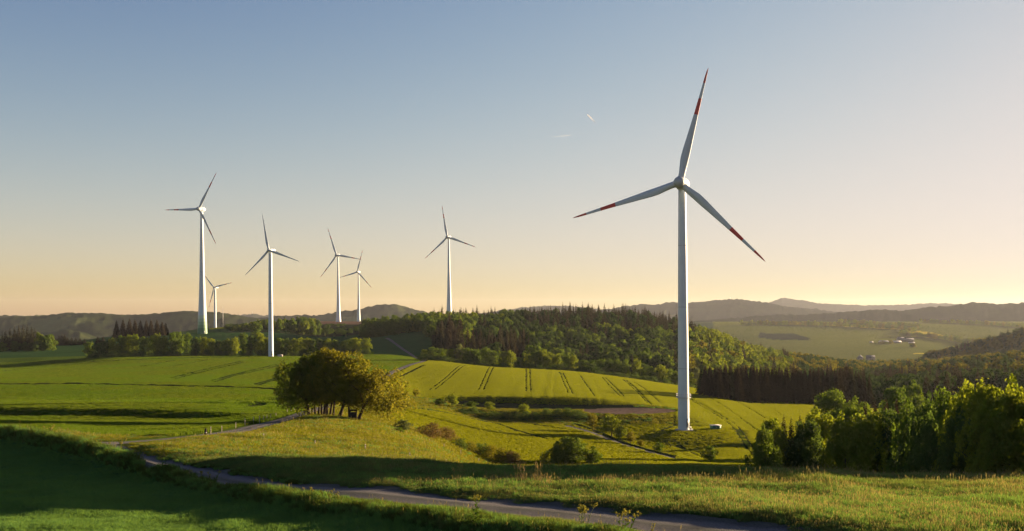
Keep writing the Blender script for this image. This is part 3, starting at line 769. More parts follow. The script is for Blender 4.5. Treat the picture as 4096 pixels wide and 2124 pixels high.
    hb = MB(); hb.lathe(nb2, 12 if style == 'egg' else 20, 'Y')
    hub = hb.build("rotor_hub", M_HUB, root, smooth=(style != 'egg'))
    rotor = head @ Matrix.Translation((0, hub_y, 0)) @ Matrix.Rotation(math.radians(phase), 4, 'Y')
    hub.matrix_local = rotor
    bm_ = blade_mesh(R, red)
    cb = MB(); cb.lathe([(0.022*R, 0.0325*R), (0.034*R, 0.034*R), (0.046*R, 0.0325*R), (0.05*R, 0.029*R)], 16, 'Z'); collar_me = None
    for j in range(3):
        Mx = rotor @ Matrix.Rotation(math.radians(120*j), 4, 'Y')
        b = link(bpy.data.objects.new("blade", bm_), root); b.matrix_local = Mx
        if collar_me is None:
            co = cb.build("blade_collar", M_HUB, b, smooth=True); collar_me = co.data
        else:
            co = link(bpy.data.objects.new("blade_collar", collar_me), b)
    return root

def px(d): return d/F
turbine("tallest wind turbine with red banded blades, in the sunlit field at the right", 2735, 287, 1720, 736, 33.0, 14.5,
        [(0, 1.60), (0.10, 1.58), (0.6, 1.36), (0.8, 1.24), (1.0, 1.08)], 'egg', True, ring=9.4, lean=0.40)
turbine("tall turbine with flared tower banded green at its foot, left of the others", 810, 950, 1337, 837, 39.0, 31.0,
        [(0, 4.7), (0.06, 4.35), (0.12, 4.05), (0.25, 3.35), (0.45, 2.55), (0.7, 1.9), (0.9, 1.45), (1.0, 1.35)], 'egg', True, green=3.6, lean=0.4)
turbine("all-white turbine with long boxy nacelle standing before the hedgerow trees", 1084, 620, 1427, 1002, 23.2, -11.0,
        [(0, 1.62), (0.5, 1.36), (1.0, 1.06)], 'box', False, lean=0.4)
turbine("turbine on the ploughed ridge whose blade tip crosses the smaller rotor behind", 1354, 1476, 1289, 1021, 42.5, -19.5,
        [(0, 3.9), (0.12, 3.1), (0.3, 2.35), (0.6, 1.7), (1.0, 1.05)], 'egg', True, lean=0.4)
turbine("smaller turbine behind the ploughed ridge, right of the overlapping pair", 1435, 1850, 1286, 1088, 41.5, 15.5,
        [(0, 3.5), (0.12, 2.9), (0.3, 2.2), (0.6, 1.6), (1.0, 1.1)], 'egg', True, lean=0.3)
turbine("turbine whose foot is hidden by spruces on the wooded hill in the centre", 1797, 1300, 1272, 949, 42.0, -10.0,
        [(0, 4.0), (0.12, 3.35), (0.3, 2.6), (0.6, 1.75), (1.0, 1.1)], 'egg', True, lean=0.4)
turbine("small distant turbine half hidden behind the green-footed tower", 861, 1640, 1322, 1150, 36.0, -42.0,
        [(0, 2.3), (0.5, 1.9), (1.0, 1.4)], 'box', True, yaw=0.0, lean=0.3)

# ------------------------------------------------------------------ cabinets, masts, hide
M_GREENBOX = surf_mat("green_cabinet_paint", (0.035, 0.13, 0.085), 0.5, 0.1, 2.0, 0.4)
M_PALE = surf_mat("pale_cabinet_render", (0.42, 0.36, 0.31), 0.7, 0.1, 2.0, 0.3)
M_ROOFW = surf_mat("pale_metal_roof", (0.55, 0.52, 0.50), 0.4, 0.08, 1.0, 0.5)
M_WOOD = surf_mat("weathered_dark_wood", (0.035, 0.028, 0.022), 0.9, 0.3, 6.0, 0.2, bump=0.3)
def cabinet(label, u, v, d, w, dep, h, mat, rz, dz=0.0):
    p = at(u, d); root = empty("transformer_cabinet", p, rz); tag(root, label, "cabinet")
    b = MB(); b.box((0, 0, h/2), (w/2, dep/2, h/2)); b.build("body", mat, root)
    r = MB(); r.box((0, 0, h+0.06), (w/2+0.12, dep/2+0.12, 0.06)); r.build("roof", M_ROOFW, root)
    for s in (-1, 1):
        q = MB(); q.box((s*w/4, -dep/2-0.012, h*0.48), (w/4-0.06, 0.012, h*0.42)); dr = q.build("door", mat, root)
        k = MB(); k.box((s*0.12, -dep/2-0.035, h*0.5), (0.03, 0.012, 0.1)); k.build("handle", M_STEEL, dr)
    f = MB(); f.box((0, 0, -0.25), (w/2+0.05, dep/2+0.05, 0.25)); f.build("plinth", M_CONC, root)
cabinet("green transformer cabinet with pale roof beside the tallest turbine", 2862, 1720, 289, 2.6, 1.9, 1.15, M_GREENBOX, 0.25)
cabinet("pale transformer cabinet on the grass beside the all-white turbine", 1121, 1425, 618, 3.0, 2.0, 1.35, M_PALE, 0.15)

def mast(label, u, d, v_top, r, v_base=None):
    p = at(u, d); h = -(v_top-HZ)/F*d - p.z
    root = empty("lattice_mast", p); tag(root, label, "mast")
    for k in range(3):
        a = 2*math.pi*k/3; b = MB()
        b.tube([(math.cos(a)*r, math.sin(a)*r, -1), (math.cos(a)*r*0.5, math.sin(a)*r*0.5, h*0.97)], r*0.18, 5); b.build("leg", M_STEEL, root)
    b = MB(); n = max(8, int(h/(r*3)))
    for i in range(n):
        z0 = h*0.97*i/n; z1 = h*0.97*(i+1)/n; q = 1-0.5*(i+0.5)/n
        for k in range(3):
            a = 2*math.pi*k/3; a2 = 2*math.pi*(k+1)/3
            b.tube([(math.cos(a)*r*q, math.sin(a)*r*q, z0), (math.cos(a2)*r*q, math.sin(a2)*r*q, z1)], r*0.09, 4)
    b.build("bracing", M_STEEL, root)
    b = MB(); b.tube([(0, 0, h*0.95), (0, 0, h)], r*0.15, 5); b.build("antenna", M_STEEL, root)
mast("thin lattice measuring mast right of the small half-hidden turbine", 892, 1350, 1224, 0.55)
mast("tiny radio mast on the far ridge at the right", 2921, 6350, 1188, 3.0)
mast("tiny radio mast on the pale far hill left of centre", 1010, 7900, 1246, 2.2)

def hide():
    p = at(1413, 166.5); root = empty("hunting_hide", p, 0.1); tag(root, "dark wooden hunting hide with an open slit, at the foot of the tree clump", "hunting hide")
    b = MB(); b.box((0, 0, 0.62), (0.58, 0.58, 0.62)); b.build("cabin", M_WOOD, root)
    for sx in (-1, 1):
        for sy in (-1, 1):
            q = MB(); q.box((sx*0.52, sy*0.52, 0.75), (0.07, 0.07, 0.75)); q.build("corner_post", M_WOOD, root)
    q = MB(); q.box((0, 0, 1.55), (0.66, 0.66, 0.05)); q.box((0, 0.1, 1.63), (0.5, 0.5, 0.04)); q.build("roof", M_WOOD, root)
hide()
def bin_():
    p = at(1225, 184); root = empty("waste_bin", p); tag(root, "small dark bin by the track left of the tree clump", "bin")
    b = MB(); b.lathe([(0.05, 0.36), (0.6, 0.42), (1.25, 0.44)], 14); b.build("body", M_WOOD, root, smooth=True)
    b = MB(); b.lathe([(1.25, 0.47), (1.33, 0.46), (1.40, 0.25)], 14); b.build("lid", M_WOOD, root, smooth=True)
bin_()

# ------------------------------------------------------------------ fence posts
M_POSTW = surf_mat("pale_fence_post", (0.50, 0.42, 0.33), 0.8, 0.2, 8.0, 0.2)
M_INSUL = surf_mat("insulator", (0.05, 0.05, 0.05), 0.5, 0.1, 8.0, 0.4)
def post(label, u, v, vt, d=None, group=None, dark=False):
    d = d or hit(u, v, 60); p = at(u, d); h = (v-vt)/F*d
    root = empty("fence_post", p); tag(root, label, "fence post", group)
    b = MB(); r = 0.13 if dark else 0.045
    if dark:
        b.tube([(0, 0, -0.3), (0, 0, h*0.6), (0.03, 0, h*0.97), (0.03, 0, h)], [r*1.05, r, r*0.95, r*0.6], 9); b.build("stake", M_WOOD, root, smooth=True)
        c = MB(); c.tube([(0, 0, h*0.45), (0, 0, h*0.5)], r*1.12, 9); c.build("wire_band", M_STEEL, root)
    else:
        b.tube([(0, 0, -0.25), (0, 0, h*0.985), (0, 0, h)], [r, r, r*0.4], 7); b.build("stake", M_POSTW, root, smooth=True)
        for q in (0.8, 0.5):
            c = MB(); c.box((0.06, 0, h*q), (0.03, 0.02, 0.035)); c.build("insulator", M_INSUL, root)
post("thick dark wooden corner post where the fence meets the track", 822, 1745, 1714, dark=True)
roadposts = [(843,1737,1706),(887,1727,1703),(943,1713,1690),(980,1701,1674),(1014,1694,1667),(1038,1692,1663),(1055,1686,1660),(1068,1681,1659),(1083,1676,1654),(1104,1670,1652),(1149,1654,1636),(1165,1652,1636),(1177,1648,1631)]
words = ["first", "second", "third", "fourth", "fifth", "sixth", "seventh", "eighth", "ninth", "tenth", "eleventh", "twelfth", "thirteenth"]
for i, (u, v, vt) in enumerate(roadposts):
    post(f"{words[i]} pale post along the track, counted from the dark corner post", u, v, vt, group="pale posts along the track")
for lab, u, v, vt in [("pale post alone in the meadow below the dark corner post", 1054, 1763, 1734),
                      ("pale post in the meadow straight below the left of the tree clump", 1260, 1787, 1762),
                      ("faint pale post in the meadow below the hunting hide", 1461, 1806, 1776),
                      ("faint pale post at the lower right of the meadow", 1638, 1838, 1811),
                      ("pale post at the shadow edge below the brown shrub", 1785, 1857, 1837),
                      ("farthest post by the brown shrub in the hollow", 1719, 1770, 1757),
                      ("pale post in the hollow between meadow and scrub hedge", 1776, 1794, 1775),
                      ("pale post beside the middle of the scrub hedge", 1843, 1824, 1799),
                      ("pale post at the near end of the scrub hedge", 1915, 1850, 1833)]:
    post(lab, u, v, vt, group="pale posts in the meadow")

# ------------------------------------------------------------------ far farm and village houses
M_WALL = surf_mat("pale_house_wall", (0.20, 0.19, 0.18), 0.8, 0.08, 0.5, 0.3)
M_DWALL = surf_mat("dark_barn_wall", (0.10, 0.09, 0.085), 0.8, 0.15, 0.5, 0.3)
M_ROOFP = surf_mat("white_barn_roof", (0.34, 0.33, 0.33), 0.6, 0.06, 0.2, 0.4)
M_ROOFG = surf_mat("grey_slate_roof", (0.09, 0.095, 0.105), 0.9, 0.1, 0.5, 0.4)
M_GLASS = surf_mat("window_glass", (0.03, 0.035, 0.04), 0.1, 0.05, 1.0, 0.6)
def house(name, label, cat, u, v, w, dep, h, rh, wall, roof, rz, dmin=1500, win=4):
    d = hit(u, v, dmin); p = at(u, d, -0.5); root = empty(name, p, rz); tag(root, label, cat)
    b = MB(); b.box((0, 0, h/2), (w/2, dep/2, h/2)); wl_ = b.build("wall", wall, root)
    e = 0.6; V = [(-w/2-e, -dep/2-e, h-0.25), (w/2+e, -dep/2-e, h-0.25), (w/2+e, dep/2+e, h-0.25), (-w/2-e, dep/2+e, h-0.25), (-w/2-e, 0, h+rh), (w/2+e, 0, h+rh)]
    r = MB(); r.add(V, [(0, 1, 5, 4), (2, 3, 4, 5), (1, 2, 5), (3, 0, 4), (3, 2, 1, 0)]); r.build("roof", roof, root)
    for i in range(win):
        x = -w/2 + (i+0.5)*w/win
        q = MB(); q.box((x, -dep/2-0.03, h*0.55), (min(0.7, w/win*0.3), 0.05, h*0.2)); q.build("window", M_GLASS, root)
    q = MB(); q.box((w*0.1, -dep/2-0.04, 1.6), (0.8, 0.05, 1.3)); q.build("door", M_DWALL, root)
house("farm_barn", "long barn with white roof, left half of the far farm", "barn", 3540, 1373, 27, 16, 4, 3.2, M_DWALL, M_ROOFP, 0.05)
house("farm_barn", "long barn with white roof, right of the tree on the far farm", "barn", 3584, 1373, 22, 16, 4, 3.0, M_DWALL, M_ROOFP, 0.02)
house("farm_barn", "grey roofed barn at the right end of the far farm", "barn", 3625, 1367, 34, 20, 5, 5.0, M_DWALL, M_ROOFG, -0.1)
house("farm_shed", "tiny white shed at the left end of the far farm", "shed", 3485, 1372, 7, 6, 3, 1.5, M_WALL, M_ROOFP, 0.2, win=2)
house("farm_shed", "low pale shed in front of the grey roofed barn", "shed", 3646, 1374, 14, 7, 2.6, 1.4, M_WALL, M_ROOFP, 0.0, win=2)
house("farm_house", "farmhouse with slate roof beside the white barns", "house", 3602, 1364, 16, 11, 5.5, 5, M_WALL, M_ROOFG, 0.3)
house("village_house", "slate roofed house among the valley treetops, its gable to the right", "house", 3440, 1441, 12, 10, 6, 5, M_WALL, M_ROOFG, 1.1)
house("village_house", "grey roofed house among the valley treetops, right of the gabled one", "house", 3482, 1440, 15, 10, 5, 5, M_WALL, M_ROOFG, -0.1)

# ------------------------------------------------------------------ vapour trails, far above the haze
def contrail(label, u0, v0, u1, v1, d, r, alpha):
    m, nt, N, L = new_mat("vapour_trail")
    a = N.new("ShaderNodeAttribute"); a.attribute_name = "along"
    df = N.new("ShaderNodeBsdfDiffuse"); df.inputs[0].default_value = (0.9, 0.9, 0.9, 1)
    tl = N.new("ShaderNodeBsdfTranslucent"); tl.inputs[0].default_value = (0.9, 0.9, 0.9, 1)
    mx0 = N.new("ShaderNodeMixShader"); mx0.inputs[0].default_value = 0.5; L.new(df.outputs[0], mx0.inputs[1]); L.new(tl.outputs[0], mx0.inputs[2])
    tp = N.new("ShaderNodeBsdfTransparent"); mx = N.new("ShaderNodeMixShader")
    cr = N.new("ShaderNodeMapRange"); cr.inputs[1].default_value = 0; cr.inputs[2].default_value = 1; cr.inputs[3].default_value = alpha; cr.inputs[4].default_value = 0.02
    L.new(a.outputs["Fac"], cr.inputs[0]); L.new(cr.outputs[0], mx.inputs[0]); L.new(tp.outputs[0], mx.inputs[1]); L.new(mx0.outputs[0], mx.inputs[2])
    L.new(mx.outputs[0], out_of(nt).inputs[0])
    b = MB(); n = 14; pts = []; rr = []
    for i in range(n):
        t = i/(n-1); u = u0+(u1-u0)*t; v = v0+(v1-v0)*t
        pts.append(((u-CX)/F*d, d+500*t, -(v-HZ)/F*d)); rr.append(r*(0.35+0.65*math.sin(min(1, t*3+0.05)*math.pi/2))*(1-0.35*t))
    b.tube(pts, rr, 10); o = b.build("vapour_trail", m, None, smooth=True)
    al = o.data.attributes.new("along", 'FLOAT', 'POINT'); al.data.foreach_set("value", np.repeat(np.linspace(0, 1, n), 10).astype(np.float32))
    tag(o, label, "vapour trail")
contrail("short white vapour trail sloping down to the right, left of the tallest rotor", 2350, 458, 2392, 479, 24000, 19, 0.55)
contrail("faint level vapour trail left of the tallest rotor, below the sloping one", 2284, 541, 2198, 535, 26000, 9, 0.16)
# ------------------------------------------------------------------ trees and shrubs
M_BARK = surf_mat("tree_bark", (0.050, 0.038, 0.028), 0.95, 0.3, 5.0, 0.1, bump=0.4)
M_BARKP = surf_mat("spruce_bark", (0.085, 0.065, 0.05), 0.95, 0.3, 5.0, 0.1, bump=0.3)
LEAF = {
 'fresh':  leaf_mat("fresh_green_leaf", (0.052, 0.102, 0.022), (0.130, 0.182, 0.032), 0.46),
 'yellow': leaf_mat("yellow_green_leaf", (0.090, 0.142, 0.018), (0.190, 0.230, 0.028), 0.50),
 'deep':   leaf_mat("deep_green_leaf", (0.036, 0.074, 0.024), (0.090, 0.135, 0.036), 0.44),
 'olive':  leaf_mat("olive_bronze_leaf", (0.082, 0.100, 0.018), (0.195, 0.180, 0.026), 0.50),
 'clump':  leaf_mat("clump_leaf", (0.060, 0.095, 0.020), (0.150, 0.170, 0.030), 0.52),
 'pale':   leaf_mat("pale_grey_leaf", (0.080, 0.110, 0.050), (0.16, 0.19, 0.09), 0.4),
 'hill':   leaf_mat("shade_dulled_leaf", (0.030, 0.060, 0.022), (0.062, 0.098, 0.030), 0.34),  # darkened so the wood on the centre hill looks in shade
 'dry':    leaf_mat("dry_brown_twig", (0.10, 0.075, 0.035), (0.20, 0.14, 0.065), 0.30),
 'white':  leaf_mat("white_blossom", (0.30, 0.32, 0.22), (0.42, 0.42, 0.33), 0.35),
}
NEEDLE = {
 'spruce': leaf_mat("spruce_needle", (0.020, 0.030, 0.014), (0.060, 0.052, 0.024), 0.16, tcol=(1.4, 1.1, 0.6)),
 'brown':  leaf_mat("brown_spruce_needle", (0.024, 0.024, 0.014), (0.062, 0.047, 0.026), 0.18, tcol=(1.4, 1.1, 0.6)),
}

def leaf_quads(P, Nrm, size, rng, elong=1.25):
    n = len(P)
    t = rng.normal(size=(n, 3)); t -= (t*Nrm).sum(1)[:, None]*Nrm; t /= np.linalg.norm(t, axis=1)[:, None]+1e-9
    b = np.cross(Nrm, t)
    s = (size*rng.uniform(0.6, 1.4, n))[:, None]
    bend = Nrm*s*0.18
    q = np.stack([P - t*s*elong*0.5, P + b*s*0.42 + bend, P + t*s*elong*0.5, P - b*s*0.42 + bend], 1)
    return q.reshape(-1, 3)

def cloud_mesh(name, lumps, n, size, seed, mat, inner=0.55, flat=0.0, up=0.25, rough=0.55):
    """lumps: (cx,cy,cz,rx,ry,rz,weight); leaves in the outer part of each lump"""
    rng = np.random.default_rng(seed); L_ = np.array(lumps, float)
    w = L_[:, 6]*(L_[:, 3]*L_[:, 4]*L_[:, 5])**(2/3); k = rng.choice(len(L_), n, p=w/w.sum())
    d = rng.normal(size=(n, 3)); d /= np.linalg.norm(d, axis=1)[:, None]
    r = rng.uniform(inner**3, 1, n)**(1/3)*(1+0.10*rng.normal(size=n))
    P = L_[k, :3] + d*r[:, None]*L_[k, 3:6]
    # light and dark clumps come from small gaps: drop leaves where a coarse 3-D noise is low
    f = 2.2/np.mean(L_[:, 3])
    g = vnoise(P[:,0]*f+P[:,2]*f*0.7, P[:,1]*f-P[:,2]*f*0.6, seed)
    keep = g > 0.22
    P = P[keep]; d = d[keep]; n = len(P)
    Nr = d*0.75 + rng.normal(size=(n, 3))*rough + np.array([0, 0, up]); Nr /= np.linalg.norm(Nr, axis=1)[:, None]
    V = leaf_quads(P, Nr, size, rng)
    me = np_mesh(name, V, np.arange(4*n).reshape(n, 4), mats=[mat])
    tint = np.clip(0.5*vnoise(P[:,0]*f*0.7+9, P[:,1]*f*0.7+P[:,2]*f*0.5, seed+3) + 0.5*rng.random(n), 0, 1)
    a = me.attributes.new("tint", 'FLOAT', 'FACE'); a.data.foreach_set("value", tint.astype(np.float32))
    return me

def crown_lumps(H, W, h0, seed, n=16, top=1.0, ragged=0.3):
    """lumps filling a crown from height h0 to H, width W"""
    rng = np.random.default_rng(seed); out = []; ch = H-h0
    for i in range(n):
        t = (i+0.5)/n; z = h0 + ch*(0.10+0.80*t)
        rad = W*0.5*math.sin(math.pi*min(0.98, 0.18+0.76*t**top))**0.8
        a = 2.399*i + rng.uniform(-0.5, 0.5); rr = rad*rng.uniform(0.25, 0.72)
        s = W*rng.uniform(0.15, 0.24)*(1.05-0.35*t)
        out.append((math.cos(a)*rr, math.sin(a)*rr, z+rng.uniform(-1, 1)*ch*0.06, s*1.1, s*1.1, s*0.85, 1.0))
    out.append((0, 0, h0+ch*0.5, W*0.30, W*0.30, ch*0.40, 0.45))
    for i in range(int(10*ragged/0.3)):       # sprigs that break the outline
        t = rng.uniform(0.15, 1.0); a = rng.uniform(0, 2*math.pi); z = h0+ch*(0.1+0.86*t)
        rad = W*0.5*math.sin(math.pi*min(0.98, 0.18+0.76*t))**0.8*rng.uniform(0.9, 1.1)
        s = W*rng.uniform(0.05, 0.085); out.append((math.cos(a)*rad, math.sin(a)*rad, z, s, s, s*1.3, 1.3))
    return out

def trunk_mesh(H, h0, r, seed, W, lean=(0, 0), limbs=6, mat=None):
    rng = np.random.default_rng(seed); b = MB()
    pts = []; rr = []
    for i in range(7):
        t = i/6
        pts.append((lean[0]*t*H*0.8+0.12*rng.normal()*t, lean[1]*t*H*0.8+0.12*rng.normal()*t, -0.3+t*H*0.82)); rr.append(r*(1.25 if i == 0 else 1)*(1-0.85*t))
    b.tube(pts, rr, 8)
    for k in range(limbs):
        t = rng.uniform(0.25, 0.8); i = int(t*6); p = np.array(pts[i])*(1-(t*6-i)) + np.array(pts[i+1])*(t*6-i)
        a = k*2.4+rng.uniform(-.4, .4); L_ = W*rng.uniform(0.25, 0.42)
        q = [p, p+np.array([math.cos(a)*L_*0.45, math.sin(a)*L_*0.45, L_*0.45]), p+np.array([math.cos(a)*L_, math.sin(a)*L_, L_*0.75])]
        rb = r*(1-0.85*t)*0.6
        b.tube([tuple(x) for x in q], [rb, rb*0.6, rb*0.15], 6)
    me = np_mesh("trunk", np.concatenate(b.v), loops=b.l, sizes=b.s, mats=[mat or M_BARK], smooth=True)
    return me

def conifer_mesh(name, H, W, h0, n, seed, mat, size=0.55, trunk=False):
    rng = np.random.default_rng(seed)
    t = 1-np.sqrt(rng.uniform(0, 1, n)); t = np.clip(t + 0.02*rng.normal(size=n), 0, 0.995)     # more at the bottom
    z = h0 + (H-h0)*t
    nw = max(8, int((H-h0)/0.9)); saw = 1-((t*nw) % 1.0)
    a = rng.uniform(0, 2*math.pi, n)
    lobes = 1 + 0.22*np.sin(a*5+np.floor(t*nw)*2.1+seed) + 0.12*np.sin(a*3+seed*1.7)
    rad = W*0.5*(1-t)**0.85*(0.62+0.38*saw)*lobes*rng.uniform(0.45, 1.0, n)**0.5 + 0.10
    P = np.stack([np.cos(a)*rad, np.sin(a)*rad, z - 0.22*rad], 1)
    out = np.stack([np.cos(a), np.sin(a), np.zeros(n)], 1)
    Nr = out*0.55 + np.array([0, 0, 0.8]) + rng.normal(size=(n, 3))*0.35; Nr /= np.linalg.norm(Nr, axis=1)[:, None]
    tdir = out + np.array([0, 0, -0.45]) + rng.normal(size=(n, 3))*0.3
    tdir -= (tdir*Nr).sum(1)[:, None]*Nr; tdir /= np.linalg.norm(tdir, axis=1)[:, None]; bb = np.cross(Nr, tdir)
    s = (size*rng.uniform(0.6, 1.3, n)*(1-0.45*t))[:, None]
    V = np.stack([P-tdir*s*0.7, P+bb*s*0.3-np.array([0, 0, 1])*s*0.12, P+tdir*s*0.8, P-bb*s*0.3-np.array([0, 0, 1])*s*0.12], 1).reshape(-1, 3)
    F_ = np.arange(4*n).reshape(n, 4); mi = np.zeros(n, int)
    # leader
    tv = MB(); tv.tube([(0, 0, -0.3), (0, 0, H*0.6), (0, 0, H+0.3)], [H*0.011, H*0.006, 0.02], 6, cap=False)
    tvv = np.concatenate(tv.v); tf = np.array(tv.l).reshape(-1, 4)
    me = np_mesh(name, np.concatenate([V, tvv]), np.concatenate([F_, tf+len(V)]), mats=[mat, M_BARKP], mat_idx=np.concatenate([mi, np.ones(len(tf), int)]))
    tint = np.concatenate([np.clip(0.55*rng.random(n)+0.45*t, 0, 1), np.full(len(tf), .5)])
    at_ = me.attributes.new("tint", 'FLOAT', 'FACE'); at_.data.foreach_set("value", tint.astype(np.float32))
    return me

RNG = random.Random(7)
# library of crowns one unit = one metre, for trees about 10 m high and 8 m wide
LIB = {}
def lib_broad(key, mat, n, size, seeds, W=8.0, h0=1.2, lumps=16, top=1.0, inner=0.5, up=0.25, ragged=0.3):
    LIB[key] = []
    for s in seeds:
        cm = cloud_mesh(key, crown_lumps(10, W, h0, s, lumps, top, ragged), n, size, s, LEAF[mat], inner, up=up, rough=0.42)
        tm = trunk_mesh(10, h0, 0.20, s, W)
        LIB[key].append((cm, tm))
for m_ in ('fresh', 'yellow', 'deep', 'olive'):
    lib_broad('row_'+m_, m_, 3600, 0.36, (11, 12, 13), W=7.5, h0=1.0)
for m_ in ('fresh', 'yellow', 'deep'):
    lib_broad('near_'+m_, m_, 12000, 0.27, (31, 32, 33), W=7.8, h0=0.7, lumps=22, ragged=0.6)
for m_ in ('fresh', 'yellow', 'olive', 'pale'):
    lib_broad('small_'+m_, m_, 3600, 0.36, (41, 42), W=7.0, h0=1.6, lumps=15, ragged=0.6)
for m_ in ('deep', 'olive', 'dry', 'fresh'):
    lib_broad('bush_'+m_, m_, 3600, 0.40, (51, 52), W=13.0, h0=0.0, lumps=18, top=0.7, inner=0.35)
# far trees: one mesh each, crown with a short trunk
def far_broad(mat, seed, n=1900, size=0.62):
    cm = cloud_mesh("far_crown", crown_lumps(10, 8.2, 0.2, seed, 12, ragged=0.2), n, size, seed, LEAF[mat], 0.70, up=0.3, rough=0.30)
    return cm
FAR = {m_: [far_broad(m_, s) for s in (61, 62, 63)] for m_ in ('fresh', 'yellow', 'deep', 'olive', 'pale', 'hill')}
CON = {k_: [conifer_mesh("conifer", 10, 3.9, 0.4, 900, s, NEEDLE[k_], 0.62) for s in (71, 72, 73)] for k_ in ('spruce', 'brown')}
CONN = {k_: [conifer_mesh("needles", 10, 3.6, 1.2, 3200, s, NEEDLE[k_], 0.42) for s in (81, 82)] for k_ in ('spruce', 'brown')}

def tree(name, label, p, h, w, key, i, cat="tree", group=None, lean=None, W0=7.8, sink=0.0):
    cm, tm = LIB[key][i % len(LIB[key])]
    root = empty(name, (p[0], p[1], p[2]-sink), RNG.uniform(0, 6.28)); root.scale = (w/W0, w/W0, h/10.0)
    tag(root, label, cat, group)
    link(bpy.data.objects.new("crown", cm), root); link(bpy.data.objects.new("trunk", tm), root)
    return root

def far_tree(name, label, p, h, w, me, W0, group, cat="tree"):
    o = link(bpy.data.objects.new(name, me)); o.location = p; o.rotation_euler = (0, 0, RNG.uniform(0, 6.28))
    o.scale = (w/W0, w/W0, h/10.0); tag(o, label, cat, group); return o

# --- the clump of trees beside the track: every stem a tree of its own
CL = [ # u base, v base, d, height, width, lean x, crown dx, leaf
 (1237,1660,177,10.4,8.2,-0.02,-2.6,'clump'), (1245,1658,178,10.8,7.0,0.10,0.3,'clump'), (1263,1662,176,11.0,7.0,-0.03,-0.8,'clump'), (1274,1663,175,11.6,7.5,0.02,0.0,'olive'),
 (1288,1666,174,11.3,7.0,0.0,0.2,'clump'), (1297,1667,173,11.8,7.4,0.03,0.5,'olive'), (1309,1664,172,11.6,7.2,0.04,0.8,'olive'), (1319,1664,172,11.2,7.0,0.10,1.0,'olive'),
 (1333,1670,170,11.4,7.4,0.13,1.5,'olive'), (1355,1676,168,10.8,8.4,0.30,2.8,'olive'), (1400,1680,167,10.6,8.4,-0.06,0.2,'olive'), (1430,1683,166,8.8,10.5,0.30,4.6,'olive')]
for i, (u, v, d, h, w, ln, cdx, lf) in enumerate(CL):
    p = at(u, d)
    vb = HZ - p.z*F/d
    root = empty("clump_tree", p); ord_ = ["first", "second", "third", "fourth", "fifth", "sixth", "seventh", "eighth", "ninth", "tenth", "eleventh", "last"][i]
    hint = ["straight stem", "thin leaning stem", "straight slim stem", "straight dark stem", "slim reddish stem", "thick dark stem", "straight stem in the middle", "slim stem leaning right",
            "forked crooked stem", "thick stem leaning far right", "stem behind the hunting hide", "slanting stem right of the hunting hide"][i]
    tag(root, f"{ord_} tree from left in the trackside clump, {hint}", "tree", "trees of the clump by the track")
    h0 = 1.6
    lum = [(x+cdx, y, z, rx, ry, rz, ww) for x, y, z, rx, ry, rz, ww in crown_lumps(h, w, h0 if i not in (0, 11) else 0.4, 100+i, 15, ragged=0.75)]
    cm = cloud_mesh("crown", lum, 6200, 0.27, 100+i, LEAF[lf], 0.45, up=0.2)
    link(bpy.data.objects.new("crown", cm), root)
    rng = np.random.default_rng(200+i); b = MB(); r = 0.30 if i in (0, 5, 9, 11) else 0.20
    top = np.array([cdx*0.8, 0, h*0.8]); pts = []
    for k in range(7):
        t = k/6; bow = math.sin(t*math.pi)*0.35*(1 if i % 2 else -1)
        pts.append((ln*h*0.45*math.sin(t*math.pi/2)+(top[0]-ln*h*0.45)*t*t + (bow if 0 < k < 6 else 0)*0.5, 0.2*rng.normal()*t, -0.3+t*(h*0.8+0.3)))
    b.tube(pts, [r*(1.3 if k == 0 else 1)*(1-0.12*k) for k in range(7)], 8)
    for k in range(7):
        q = np.array(pts[2+k % 4]); a = k*2.4+i; L_ = w*0.38
        b.tube([tuple(q), tuple(q+np.array([math.cos(a)*L_*0.5, math.sin(a)*L_*0.5, L_*0.4])), tuple(q+np.array([math.cos(a)*L_, math.sin(a)*L_, L_*0.7]))], [r*0.45, r*0.28, r*0.08], 6)
    tr_ = b.build("trunk", M_BARK, root, smooth=True)

def poly_at(x, P): return float(np.interp(x, [p[0] for p in P], [p[1] for p in P]))
